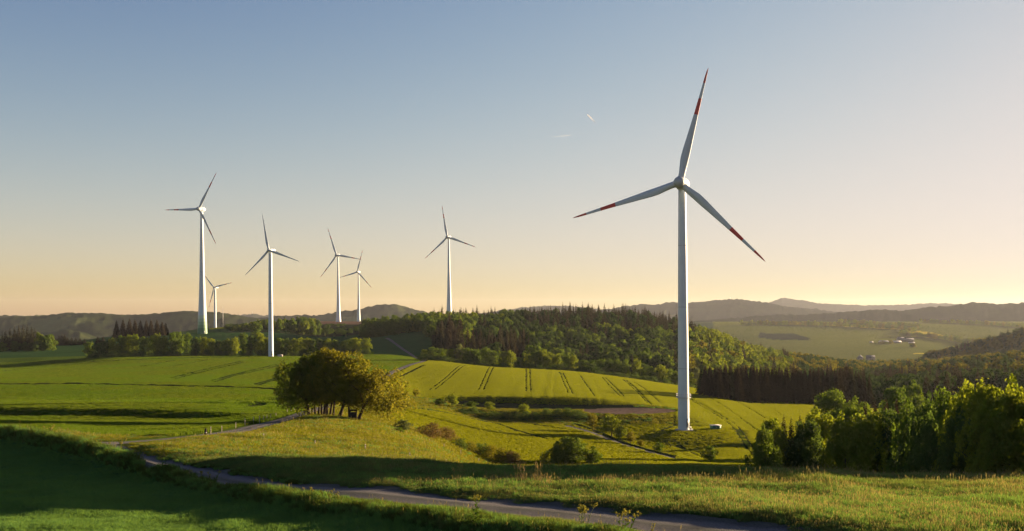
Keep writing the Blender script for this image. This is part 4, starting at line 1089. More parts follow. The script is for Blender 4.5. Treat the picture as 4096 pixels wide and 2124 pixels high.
# --- hedgerow of trees behind the all-white turbine
TOPS = [(340,1372),(360,1360),(400,1372),(450,1345),(500,1336),(540,1330),(570,1345),(600,1342),(625,1327),(660,1345),(700,1314),(745,1327),(790,1348),(815,1341),(850,1352),(873,1358),(900,1350),(940,1345),(975,1324),(1010,1338),(1040,1326),(1070,1342),(1120,1345),(1160,1352),(1200,1344),(1240,1352),(1280,1348),(1341,1354),(1390,1358),(1420,1346),(1465,1346),(1490,1372)]
ROWU = [356,392,424,452,486,515,540,574,604,625,655,690,716,748,782,814,846,876,908,940,974,1006,1040,1072,1120,1145,1172,1200,1226,1253,1280,1312,1342,1376,1404,1424,1466]
side = lambda u: "left of" if u < 1060 else "right of"
for i, u in enumerate(ROWU):
    d = 662+RNG.uniform(-8, 8); p = at(u, d); h = max(7, ((HZ-p.z*F/d)-poly_at(u, TOPS))/F*d)
    key = ['row_deep','row_fresh','row_fresh','row_yellow','row_fresh','row_deep','row_yellow'][RNG.randrange(7)]
    if u in (515, 540, 625, 814, 1040, 1200, 1466, 1424): key = 'row_yellow'
    lab = {"row_deep": "dark green", "row_fresh": "mid green", "row_yellow": "yellowish green"}[key]
    tree("hedgerow_tree", f"{lab} tree in the hedgerow {side(u)} the all-white turbine's tower", p, h, RNG.uniform(7.5, 10), key, i, group=f"{lab} hedgerow trees {side(u)} the all-white tower", W0=7.5)
    q = at(u+RNG.uniform(-14, 14), d-6)
    tree("hedgerow_bush", f"low dark bush at the foot of the hedgerow {side(u)} the all-white tower", q, RNG.uniform(3, 5), RNG.uniform(7, 10), 'bush_deep', i, "bush", f"bushes under the hedgerow {side(u)} the all-white tower", W0=13, sink=0.2)
# --- row of trees along the back of the striped field
TOPR = [(1690,1400),(1735,1384),(1790,1395),(1837,1375),(1890,1392),(1940,1387),(1990,1400),(2040,1397),(2080,1425),(2115,1409),(2171,1392),(2230,1412),(2290,1413),(2335,1440),(2405,1430),(2465,1431),(2546,1432),(2598,1460),(2645,1456),(2700,1478),(2760,1485),(2795,1468),(2830,1500)]
ROWR = [1700,1730,1766,1800,1836,1870,1905,1940,1978,2012,2042,2080,2115,2142,2172,2200,2232,2262,2292,2330,2366,2405,2436,2466,2500,2546,2575,2600,2645,2676,2705,2750,2790,2815]
for i, u in enumerate(ROWR):
    d = float(np.interp(u, [1690, 2000, 2400, 2830], [592, 588, 575, 585]))+RNG.uniform(-5, 5); p = at(u, d); h = max(7, ((HZ-p.z*F/d)-poly_at(u, TOPR))/F*d)
    key = ['row_deep','row_fresh','row_fresh','row_yellow','row_fresh'][RNG.randrange(5)]
    if u in (2115, 2172, 2292, 2546, 2645, 2042): key = 'row_yellow'
    if u == 1836 or u == 2790: key = 'small_pale'
    lab = {"row_deep": "dark green", "row_fresh": "mid green", "row_yellow": "golden green", "small_pale": "pale greyish"}[key]
    where = "left half" if u < 2250 else "right half"
    tree("field_edge_tree", f"{lab} tree behind the striped field, in the {where} of its back row", p, h, RNG.uniform(7.0, 9.5), key, i, group=f"{lab} trees behind the striped field, {where}", W0=7.5)
for i, u in enumerate(range(1700, 2840, 46)):
    d = float(np.interp(u, [1690, 2000, 2400, 2830], [575, 570, 560, 570])); q = at(u+RNG.uniform(-14, 14), d)
    tree("field_edge_bush", "low dark bush under the tree row behind the striped field", q, RNG.uniform(3, 5.5), RNG.uniform(8, 12), 'bush_deep', i, "bush", "bushes under the tree row behind the striped field", W0=13, sink=0.2)
# --- dark spruce plantation on the right, its front running towards the sun
for r_ in range(4):
    for i in range(34):
        t = i/33; x = np.interp(t, [0, 1], [84, 164])+RNG.uniform(-0.8, 0.8)-r_*1.2; y = np.interp(t, [0, 1], [410, 456])+r_*5.0+RNG.uniform(-1, 1)
        u = CX+F*x/y; p = Vector((x, y, float(ground(x, y))))
        h = ((HZ-p.z*F/y)-(poly_at(u, [(2800,1470),(2900,1456),(3050,1462),(3200,1470),(3330,1472),(3395,1455),(3425,1480),(3500,1490)])))/F*y*RNG.uniform(0.92, 1.03)
        root = empty("plantation_spruce", p, RNG.uniform(0, 6.28)); root.scale = (1.25, 1.25, max(10, h)/10)
        ro = ["front", "second", "third", "back"][r_]
        tag(root, f"brownish spruce in the {ro} row of the dark plantation beyond the field on the right", "tree", f"spruces in the {ro} row of the plantation")
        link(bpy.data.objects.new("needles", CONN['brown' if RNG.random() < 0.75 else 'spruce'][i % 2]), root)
        b_ = LIB.get('ptrunk')
        if b_ is None:
            mb = MB(); mb.tube([(0, 0, -0.4), (0.02, 0, 2), (0, 0, 4)], [0.16, 0.13, 0.1], 7); ob = mb.build("trunk", M_BARKP, root, smooth=True); LIB['ptrunk'] = ob.data
        else: link(bpy.data.objects.new("trunk", b_), root)
# --- the near wood at the right edge
NW = [ # u, v_top, d, width m, kind; several made yellow so crowns look sunlit
 (3098,1682,172,5.6,'yellow'),(3062,1710,165,4.6,'fresh'),(3135,1672,178,3.6,'c'),(3165,1680,176,3.4,'c'),(3200,1668,182,3.6,'c'),(3232,1664,186,3.4,'c'),(3222,1690,172,6.5,'deep'),
 (3290,1648,178,7.0,'yellow'),(3345,1640,190,7.0,'fresh'),(3400,1628,190,7.0,'fresh'),(3385,1668,166,6.2,'yellow'),(3455,1665,168,6.5,'yellow'),(3505,1660,170,6.0,'yellow'),(3440,1600,230,7,'fresh'),
 (3400,1622,215,3.8,'c'),(3460,1612,210,4.0,'c'),(3500,1610,205,4.0,'c'),(3545,1605,200,4.2,'c'),(3585,1606,195,4.2,'c'),(3620,1604,198,4.2,'c'),(3540,1640,172,6.8,'deep'),(3590,1650,168,7.5,'deep'),
 (3655,1625,172,7.0,'fresh'),(3700,1660,160,6.5,'deep'),(3735,1700,152,5.8,'deep'),(3720,1600,190,7.5,'deep'),(3790,1562,180,8.5,'fresh'),(3830,1600,170,7.5,'yellow'),(3760,1760,150,5,'deep'),
 (3880,1540,165,8.0,'yellow'),(3935,1548,160,8.0,'yellow'),(4010,1535,158,8.5,'yellow'),(4060,1560,156,8.0,'yellow'),(3950,1640,150,8.5,'yellow'),(4040,1660,150,8.0,'yellow'),(4110,1565,170,8.5,'fresh'),(4150,1600,160,8.5,'deep'),(3870,1660,150,7.0,'deep'),
 (3330,1560,250,9,'fresh'),(3590,1555,260,9,'fresh'),(3640,1535,300,9,'fresh')]
WHERE = [(3150,"left end"),(3330,"left part"),(3550,"middle"),(3800,"right part"),(4300,"right edge")]
NEAR_D = {3655:150,3700:142,3735:134,3720:150,3790:138,3830:131,3760:128,3880:126,3935:122,4010:120,4060:116,3950:114,4040:112,4110:120,4150:116,3870:118}
for i, (u, vt, d, w, kd) in enumerate(NW):
    w *= 1.25*(NEAR_D.get(u, d)/d); d = NEAR_D.get(u, d); p = at(u, d); h = max(5, ((HZ-p.z*F/d)-vt)/F*d*1.02); wh = next(n_ for l_, n_ in WHERE if u < l_)
    if kd == 'c':
        root = empty("wood_spruce", p, RNG.uniform(0, 6.28)); root.scale = (w/4.2, w/4.2, h/10)
        tag(root, f"brown tipped spruce in the near wood at right, in its {wh}", "tree", f"spruces in the {wh} of the near wood")
        link(bpy.data.objects.new("needles", CONN['brown'][i % 2]), root); link(bpy.data.objects.new("trunk", LIB['ptrunk']), root)
    else:
        lab = {"fresh": "mid green", "yellow": "sunlit yellow-green", "deep": "dark green"}[kd]
        tree("wood_tree", f"{lab} broad tree in the near wood at right, in its {wh}", p, h, w, 'near_'+kd, i, group=f"{lab} trees in the {wh} of the near wood")
# understorey along its foot and the low bush in front
tree("low_bush", "low sunlit bush in front of the near wood's left part", at(3225, 158), 4.4, 5.4, 'near_yellow', 0, "bush", W0=7.8, sink=0.6)
tree("low_bush", "right half of the low sunlit bushes before the near wood", at(3300, 157), 3.7, 5.0, 'near_yellow', 1, "bush", W0=7.8, sink=0.6)
for i, u in enumerate(range(3090, 4220, 62)):
    tree("wood_bush", "dark undergrowth bush along the foot of the near wood", at(u, float(np.interp(u, [3090, 3600, 3800, 4200], [150, 146, 118, 108]))+RNG.uniform(-3, 4)), RNG.uniform(2.5, 4.5), RNG.uniform(6, 8), 'bush_deep', i, "bush", "bushes along the foot of the near wood", W0=13, sink=0.5)
# wood that goes on to the right, outside the picture: it shades the foreground
for i in range(24):
    q0 = -61.5+17.7*(i % 12)/11+RNG.uniform(-0.6, 0.6); t = max(90, 1.86*abs(q0))+9*(i//12)+RNG.uniform(-1, 2)
    x = t*math.sin(SUN_AZ)+q0*math.cos(SUN_AZ); y = t*math.cos(SUN_AZ)-q0*math.sin(SUN_AZ)
    p = Vector((x, y, float(ground(x, y)))); top = -10.0+(t+20)*math.tan(SUN_EL)+RNG.uniform(-0.9, 1.2)
    tree("wood_tree", "dark green tree of the wood beyond the right picture edge", p, top-p.z, 7.2, 'near_deep', i, group="trees of the wood beyond the right edge")
for i in range(6):
    q0 = -42.6+5.4*i/5; t = 86+RNG.uniform(-1, 3)
    x = t*math.sin(SUN_AZ)+q0*math.cos(SUN_AZ); y = t*math.cos(SUN_AZ)-q0*math.sin(SUN_AZ)
    p = Vector((x, y, float(ground(x, y)))); top = -8.2+(t-24)*math.tan(SUN_EL)+RNG.uniform(-0.8, 0.8)
    tree("wood_tree", "dark green tree of the wood beyond the right picture edge", p, top-p.z, 6.0, 'near_deep', i, group="trees of the wood beyond the right edge")
# --- single trees and shrubs in the hollow
SM = [("young tree with round crown on the slope below the tallest turbine", 2842, 1781, 1856, 8.4, 'small_fresh', 'tree'),
 ("slender bronze-leaved tree left of the round yellow tree by the path", 2373, 1652, 1728, 7.4, 'small_olive', 'tree'), ("big round yellow-green tree by the field path", 2447, 1658, 1752, 10.6, 'small_yellow', 'tree'),
 ("smaller tree attached to the right of the round yellow tree", 2482, 1700, 1762, 7.0, 'small_yellow', 'tree'), ("loose small tree next down the path from the round yellow tree", 2523, 1724, 1776, 7.2, 'small_olive', 'tree'),
 ("low shrub by the path between two small trees", 2563, 1756, 1788, 4.6, 'small_olive', 'shrub'), ("compact dark shrub near the lower end of the path", 2636, 1766, 1813, 5.6, 'small_fresh', 'shrub'),
 ("yellow sapling on the hedge bank below the sandy patch's left", 2097, 1612, 1666, 6.6, 'small_yellow', 'tree'), ("small round shrub right of the yellow bank sapling", 2137, 1652, 1676, 4.0, 'small_fresh', 'shrub'),
 ("feathery sapling at the start of the dark bank", 1812, 1572, 1628, 6.8, 'small_yellow', 'tree'), ("leaning shrub left of the feathery sapling", 1757, 1592, 1622, 5.6, 'small_fresh', 'shrub'),
 ("open forked sapling in front of the dark bank", 1957, 1604, 1642, 5.4, 'small_yellow', 'tree'), ("grey-green shrub right of the tree clump, by the brown bush", 1615, 1676, 1728, 8.0, 'small_pale', 'shrub'),
 ("dark shrub under the grey-green shrub beside the tree clump", 1597, 1704, 1734, 4.5, 'small_fresh', 'shrub'), ("shrub low on the bank right of the feathery sapling", 1885, 1604, 1630, 5.5, 'small_fresh', 'shrub')]
for i, (lab, u, vt, vb, wd, key, cat) in enumerate(SM):
    d = hit(u, vb, 100); p = at(u, d); h = (vb-vt)/F*d
    w = {10.6: 118, 8.4: 66, 7.4: 54, 7.0: 52, 7.2: 52, 4.6: 34, 5.6: 50, 6.6: 58, 4.0: 34, 6.8: 50, 5.4: 50, 8.0: 76, 4.5: 46, 5.5: 60}[wd]/F*d
    tree("small_tree" if cat == "tree" else "shrub", lab, p, h, w, key, i, cat, W0=7.0, sink=0.15)
big = [(2283,1742,1868,205,172,'near_fresh',"big dense bush at the near edge of the hollow, below the tallest turbine"),(2180,1800,1865,205,60,'bush_deep',"dark low bush left of the big dense bush"),(2370,1790,1868,205,90,'near_fresh',"yellowish bush merging with the right of the big dense bush"),(2225,1775,1866,203,80,'near_fresh',"bush merging with the left of the big dense bush")]
for i, (u, vt, vb, d, wpx, key, lab) in enumerate(big):
    p = at(u, d); h = max(2, -(vt-HZ)/F*d - p.z); tree("bush", lab, p, h, wpx/F*d, key, i, "bush", W0=7.8 if key.startswith('near') else 13, sink=0.4)
def bush(label, u, vt, vb, wpx, key, i, name="bush", dd=None):
    d = dd or hit(u, vb, 80); p = at(u, d); tree(name, label, p, (vb-vt)/F*d*1.08, wpx/F*d*1.25, key, i, "bush", W0=13, sink=0.15)
bush("rounded reddish brown thorn bush in the hollow right of the tree clump", 1722, 1692, 1752, 120, 'bush_dry', 0)
bush("lower right end of the reddish brown thorn bush", 1785, 1708, 1762, 80, 'bush_dry', 1)
for i, (u, vt, vb, w, k_) in enumerate([(1838,1752,1792,70,'bush_deep'),(1880,1766,1808,70,'bush_olive'),(1920,1772,1820,80,'bush_deep'),(1965,1782,1836,80,'bush_olive'),(2010,1790,1850,90,'bush_olive'),(2050,1806,1856,70,'bush_dry')]):
    bush(["darkest scrub bush at the upper end of the hedge in the hollow", "second scrub bush down the hedge in the hollow", "dark bush in the middle of the scrub hedge", "olive bush in the lower half of the scrub hedge", "large olive bush near the low end of the scrub hedge", "brownish bush at the low right end of the scrub hedge"][i], u, vt, vb, w, k_, i, "scrub_bush")
for i, u in enumerate(list(range(1850, 2340, 42))):
    d = 317+RNG.uniform(-3, 3); tree("bank_bush", "low dark bush on the hedge bank left of the tallest turbine", at(u, d), RNG.uniform(1.6, 3.2), RNG.uniform(4.5, 7), 'bush_deep', i, "bush", "bushes on the hedge bank left of the tallest turbine", W0=13, sink=0.2)
# --- dark conifers and woods on the left
for i, (u, vt, w) in enumerate([(466,1281,4.6),(492,1274,4.8),(518,1273,5.0),(540,1276,4.8),(562,1280,4.8),(585,1278,4.6),(604,1277,4.6),(628,1276,4.8),(648,1286,4.8),(662,1290,4.4)]):
    d = 930+RNG.uniform(-8, 8); p = at(u, d); h = ((HZ-p.z*F/d)-vt)/F*d
    root = empty("copse_spruce", p, RNG.uniform(0, 6)); root.scale = (w*1.75/3.6, w*1.75/3.6, h/10); tag(root, "tall dark spruce in the small copse left of the green-footed turbine", "tree", "spruces of the small copse on the left")
    link(bpy.data.objects.new("needles", CONN['brown'][i % 2]), root); link(bpy.data.objects.new("trunk", LIB['ptrunk']), root)
for i, (u, vt, d, kd) in enumerate([(8,1330,790,'c'),(22,1320,800,'c'),(40,1312,800,'c'),(58,1306,805,'c'),(75,1300,805,'c'),(92,1298,805,'c'),(110,1298,800,'c'),(126,1305,800,'c'),(140,1312,795,'c'),(158,1330,790,'yellow'),(172,1338,785,'fresh'),(190,1335,785,'fresh'),(205,1338,790,'fresh'),(-15,1325,800,'c'),(-40,1320,800,'c'),(10,1368,770,'fresh'),(60,1362,775,'deep'),(100,1366,780,'deep'),(140,1365,780,'deep')]):
    p = at(u, d); h = max(4, ((HZ-p.z*F/d)-vt)/F*d)
    if kd == 'c': far_tree("far_left_spruce", "dark pine in the wood at the left picture edge", p, h, 7.5, CON['spruce'][i % 3], 3.9, "pines at the left picture edge")
    else: far_tree("far_left_tree", "broad green tree beside the pines at the left picture edge", p, h, 9, FAR[kd][i % 3], 8.2, "green trees beside the pines at the left edge")
for i, (u, vt) in enumerate([(222,1350),(236,1340),(248,1333),(258,1336),(270,1348),(286,1350),(302,1350),(320,1352),(338,1354),(392,1345),(412,1346)]):
    d = 880; p = at(u, d); h = max(3, ((HZ-p.z*F/d)-vt)/F*d); far_tree("far_left_conifer", "small dark conifer in the low row beyond the left field", p, h, 6.5, CON['spruce'][i % 3], 3.9, "low conifers beyond the left field")
# --- wooded knoll and scrub slope behind the hedgerow
KN = []
for i in range(120):
    u = RNG.uniform(905, 1275); v_top = poly_at(u, [(900,1322),(950,1303),(1000,1285),(1050,1275),(1100,1272),(1150,1272),(1220,1262),(1260,1268),(1285,1280)])
    d = RNG.uniform(1010, 1180); KN.append((u, d, v_top+RNG.uniform(0, 34)*(1180-d)/170, RNG.choice(['fresh','fresh','deep','yellow'])))
for i, (u, d, vt, kd) in enumerate(sorted(KN, key=lambda a: a[1])):
    p = at(u, d); h = float(np.clip(((HZ-p.z*F/d)-vt)/F*d, 5, 17)); far_tree("knoll_tree", "leafy tree in the copse on the knoll left of the ploughed ridge", p, h, RNG.uniform(6, 9), FAR[kd][i % 3], 8.2, "trees of the copse on the knoll")
for i in range(110):
    u = RNG.uniform(1020, 1500); d = RNG.uniform(1010, 1300); p = at(u, d)
    h = min(RNG.uniform(2.5, 6), max(2, ((HZ-p.z*F/d)-1294)/F*d)); far_tree("slope_bush", "dark scrub bush on the shaded slope under the ploughed ridge", p, h, RNG.uniform(6, 9), FAR['deep'][i % 3], 8.2, "scrub on the slope under the ploughed ridge", "bush")
for i, (u, v) in enumerate([(956,1308),(976,1308),(992,1306),(1002,1303),(1213,1332),(1260,1332),(1300,1337),(1337,1340),(1384,1341),(940,1310)]):
    d = hit(u, v+8, 700); p = at(u, d); far_tree("blossom_tree", "small whitish blossoming tree before the dark slope behind the hedgerow", p, 15/F*d, 10/F*d, FAR['pale'][i % 3], 8.2, "small blossoming trees behind the hedgerow")
far_tree("knoll_single_tree", "big round green tree left of the all-white tower, on the knoll's edge", at(1022, 905), 14, 13, FAR['fresh'][1], 8.2, None)

# --- the big wooded hill and the valley woods: the trees that show are objects, the rest of the wood is one mass
def kind_at(u, v):
    n = vnoise(np.array([u/55.0]), np.array([v/22.0]), 91)[0]; n2 = vnoise(np.array([u/18.0]), np.array([v/9.0]), 92)[0]
    if u < 2010 and 1300 < v < 1398 and u > 1560 and (u-1560) > (1300-v)*-0.8+0: 
        if 1590 < u < 1850 or (1870 < u and v > 1350): return 'brown' if n2 < 0.5 else 'spruce'
    if 1730 < u < 1980 and v < 1275: return 'spruce' if n2 < 0.75 else 'deep'
    if 2010 <= u < 2120 and v > 1345: return 'brown' if n2 < 0.45 else 'spruce'
    if 2100 < u < 2790 and v < 1330+30*(n-0.5) and v < 1225+0.30*abs(u-2400)+80: return 'spruce' if n2 < 0.62 else 'hill'
    if u < 1900: return ['yellow', 'fresh', 'fresh'][int(n*2.99)]
    if 2740 < u < 3160: return ['fresh', 'yellow', 'yellow', 'fresh', 'olive'][int(n*4.99)] if n2 < 0.86 else 'spruce'
    if u >= 3160: return ['spruce', 'hill', 'olive', 'hill', 'brown'][int((0.55*n+0.45*n2)*4.99)] if v < 1500 else ['hill', 'spruce', 'hill'][int(n*2.99)]
    if n2 > 0.95: return 'yellow'
    return ['hill', 'hill', 'fresh', 'hill', 'spruce'][int(n*4.99)]
cand = []
y = 640.0
while y < 1640:
    step = 7.5+3.5*(y-640)/700; x = (1430-CX)/F*y
    while x < (4250-CX)/F*y:
        xx = x+RNG.uniform(-3, 3); yy = y+RNG.uniform(-3, 3); u = CX+F*xx/yy
        ok = False
        if u < 1700: ok = 840 < yy < 1010 and u > 1455+(1010-yy)*0.0+12*RNG.random()
        elif u < 2500: ok = yy > np.interp(u, [1700, 1760, 2000, 2500], [850, 690, 650, 640]) and yy < np.interp(u, [1700, 2000, 2500], [1060, 1090, 1100])
        elif u < 3050: ok = yy > 640 and yy < np.interp(u, [2500, 2800, 3050], [1100, 1110, 1200])
        else: ok = yy > np.interp(u, [3050, 3400, 3600, 4300], [640, 640, 600, 600]) and (yy < 1420 or u > 3700)
        if ok: cand.append((xx, yy, u))
        x += step
    y += step
y = 500.0   # the wooded bottom right of the plantation
while y < 640:
    x = (3430-CX)/F*y
    while x < (4250-CX)/F*y:
        cand.append((x+RNG.uniform(-3, 3), y+RNG.uniform(-3, 3), CX+F*x/y)); x += 8
    y += 9
zs = ground([c[0] for c in cand], [c[1] for c in cand])
sky_line = np.full(1200, 5000.0); rec = []
for (x, y, u), z in sorted(zip(cand, zs), key=lambda a: a[0][1]):
    h = RNG.uniform(10, 17.5); vb = HZ-z*F/y; kd = kind_at(u, vb-0.6*h*F/y)
    con = kd in ('spruce', 'brown'); h = h*RNG.uniform(1.0, 1.38) if con else h; 
    if u < 1720: h *= 0.9
    w = RNG.uniform(5.5, 7.5) if con else RNG.uniform(9.5, 15)
    vt = vb-h*F/y; i0 = int((u-w*0.4*F/y)/4); i1 = int((u+w*0.4*F/y)/4)+1; i0 = max(0, i0); i1 = min(1200, max(i1, i0+1))
    vis = float(np.clip(np.mean(np.minimum(sky_line[i0:i1], vb)-vt), 0, None)) if i1 > i0 else 0
    if i1 > i0: sky_line[i0:i1] = np.minimum(sky_line[i0:i1], vt+0.22*(vb-vt))
    inframe = -30 < u < 4130
    rec.append((vis*w*F/y if inframe else 0, x, y, z, u, h, w, kd, vt, vis))
rec.sort(key=lambda a: -a[0])
def hill_region(u, y):
    if u < 1720: return "on the leafy dome left of the centre hill"
    if u < 2230: return "on the left flank of the centre hill"
    if u < 2740: return "on the middle of the wooded centre hill"
    if u < 3160: return "on the right shoulder of the centre hill"
    if u < 3650: return "in the valley wood above the plantation"
    return "in the dark valley wood at the right edge"
LABK = {'fresh': "mid green leafy tree", 'yellow': "bright yellow-green leafy tree", 'deep': "dark green leafy tree", 'hill': "dull green leafy tree", 'olive': "bronze leafy tree", 'spruce': "dark green spruce", 'brown': "brownish spruce"}
cnt = {'b': 0, 'c': 0}; STUFF = []
for (a, x, y, z, u, h, w, kd, vt, vis) in rec:
    con = kd in ('spruce', 'brown'); k_ = 'c' if con else 'b'
    if a > 60 and cnt[k_] < (250 if con else 290):
        cnt[k_] += 1; lab = f"{LABK[kd]} {hill_region(u, y)}"
        me = CON[kd][cnt[k_] % 3] if con else FAR[kd][cnt[k_] % 3]
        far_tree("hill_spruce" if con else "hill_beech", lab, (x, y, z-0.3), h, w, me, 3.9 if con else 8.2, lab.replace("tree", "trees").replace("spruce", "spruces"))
    else: STUFF.append((x, y, z-0.3, h, w, kd, u))

# geometry-node scatter used for masses nobody would count
def scatter(name, pts, scl, rot, pick, protos, mats=()):
    """points carry 'scl' 'rot' 'pick'; protos are meshes instanced on them; ONE object of kind stuff"""
    me = bpy.data.meshes.new(name); pts = np.asarray(pts, np.float32)
    me.vertices.add(len(pts)); me.vertices.foreach_set("co", pts.ravel())
    for nm, arr in (("scl", scl), ("rot", rot)):
        a = me.attributes.new(nm, 'FLOAT_VECTOR', 'POINT'); a.data.foreach_set("vector", np.asarray(arr, np.float32).ravel())
    a = me.attributes.new("pick", 'INT', 'POINT'); a.data.foreach_set("value", np.asarray(pick, np.int32))
    o = link(bpy.data.objects.new(name, me))
    ng = bpy.data.node_groups.new(name, 'GeometryNodeTree')
    ng.interface.new_socket("Geometry", in_out='INPUT', socket_type='NodeSocketGeometry'); ng.interface.new_socket("Geometry", in_out='OUTPUT', socket_type='NodeSocketGeometry')
    N = ng.nodes; L = ng.links; gi = N.new("NodeGroupInput"); go = N.new("NodeGroupOutput"); jn = N.new("GeometryNodeJoinGeometry")
    def attr(nm, ty):
        n = N.new("GeometryNodeInputNamedAttribute"); n.data_type = ty; n.inputs[0].default_value = nm; return n
    sa = attr("scl", 'FLOAT_VECTOR'); ra = attr("rot", 'FLOAT_VECTOR'); pa = attr("pick", 'INT')
    for i, pm in enumerate(protos):
        po = bpy.data.objects.new(name+"_part", pm)          # only a mesh source for the nodes, not placed in the scene
        oi = N.new("GeometryNodeObjectInfo"); oi.inputs["Object"].default_value = po; oi.transform_space = 'ORIGINAL'
        cmp_ = N.new("FunctionNodeCompare"); cmp_.data_type = 'INT'; cmp_.operation = 'EQUAL'; cmp_.inputs[3].default_value = i
        L.new(pa.outputs[0], cmp_.inputs[2])
        ip = N.new("GeometryNodeInstanceOnPoints"); L.new(gi.outputs[0], ip.inputs["Points"]); L.new(cmp_.outputs[0], ip.inputs["Selection"])
        oi.inputs["As Instance"].default_value = True
        L.new(oi.outputs["Geometry"], ip.inputs["Instance"]); L.new(sa.outputs[0], ip.inputs["Scale"])
        er = N.new("FunctionNodeEulerToRotation"); L.new(ra.outputs[0], er.inputs[0]); L.new(er.outputs[0], ip.inputs["Rotation"])
        L.new(ip.outputs[0], jn.inputs[0])
    L.new(jn.outputs[0], go.inputs[0])
    md = o.modifiers.new("scatter", 'NODES'); md.node_group = ng
    tag(o, kind="stuff"); return o
protos = []; pk = {}
for kd in ('fresh', 'yellow', 'deep', 'olive', 'hill'):
    pk[kd] = len(protos); protos.append(FAR[kd][0])
for kd in ('spruce', 'brown'):
    pk[kd] = len(protos); protos.append(CON[kd][0])
S_ = STUFF
scatter("woodland", [(s[0], s[1], s[2]) for s in S_], [((s[4]/(3.9 if s[5] in ('spruce','brown') else 8.2),)*2+(s[3]/10,)) for s in S_], [(0, 0, RNG.uniform(0, 6.28)) for s in S_], [pk[s[5]] for s in S_], protos)
# --- hedges of the far valley
HED = [([(2960,1301),(3100,1300),(3235,1302),(3330,1305),(3423,1309),(3530,1314),(3628,1318)], 52, 15, "in the upper hedge across the far valley"),
       ([(3594,1346),(3700,1351),(3800,1363),(3927,1385)], 34, 14, "in the hedge right of the white-roofed farm"), ([(3600,1340),(3640,1328),(3680,1312)], 10, 13, "in the short hedge climbing above the farm"),
       ([(3680,1291),(3800,1293),(3950,1300),(4096,1312)], 34, 12, "in the right upper hedge of the far valley"), ([(3350,1290),(3500,1298),(3620,1304),(3680,1306)], 26, 13, "in the topmost hedge of the far valley"),
       ([(3520,1375),(3575,1377)], 3, 9, "beside the white-roofed farm"), ([(3640,1390),(3660,1390)], 3, 9, "standing alone in the field below the farm"), ([(3790,1402),(3830,1408),(3930,1400)], 9, 11, "at the valley bottom below the farm")]
for ln, n, hh, lab in HED:
    P = smooth_line(np.array(ln, float), 1.0)
    for i in range(n):
        u, v = P[int((len(P)-1)*(i+0.5)/n)]; d = hit(u, v, 1500); p = at(u+RNG.uniform(-3, 3), d+RNG.uniform(-8, 8))
        kd = RNG.choice(['yellow', 'fresh', 'yellow', 'olive']); far_tree("hedge_tree", f"distant leafy tree {lab}", p, hh*RNG.uniform(0.7, 1.25), RNG.uniform(12, 17), FAR[kd][i % 3], 8.2, f"trees {lab}")
# ------------------------------------------------------------------ grass, crops and weeds
G_LUSH = leaf_mat("lush_grass_blade", (0.064, 0.165, 0.058), (0.150, 0.250, 0.066), 0.45, world_scale=0.35, c3=(0.100, 0.190, 0.052), rnd=0.55)
G_VERGE = leaf_mat("verge_grass_blade", (0.046, 0.104, 0.036), (0.110, 0.155, 0.050), 0.45, world_scale=0.45, c3=(0.112, 0.135, 0.050), rnd=0.6)
G_SEED = leaf_mat("grass_seed_head", (0.13, 0.12, 0.060), (0.22, 0.19, 0.11), 0.40, rnd=0.4)
G_MEAD = leaf_mat("meadow_grass_blade", (0.085, 0.115, 0.012), (0.185, 0.190, 0.022), 0.46, world_scale=0.16, c3=(0.160, 0.165, 0.030), rnd=0.4)
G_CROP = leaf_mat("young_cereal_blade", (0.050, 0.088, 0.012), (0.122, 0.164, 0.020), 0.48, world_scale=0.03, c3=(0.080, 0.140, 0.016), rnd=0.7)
G_STRIP = leaf_mat("yellow_green_grass_blade", (0.105, 0.135, 0.010), (0.185, 0.200, 0.014), 0.48, world_scale=0.06, c3=(0.150, 0.175, 0.013), rnd=0.4)
G_DARK = leaf_mat("rank_bank_grass_blade", (0.034, 0.068, 0.018), (0.090, 0.125, 0.030), 0.40, world_scale=0.5, c3=(0.06, 0.08, 0.02), rnd=0.4)

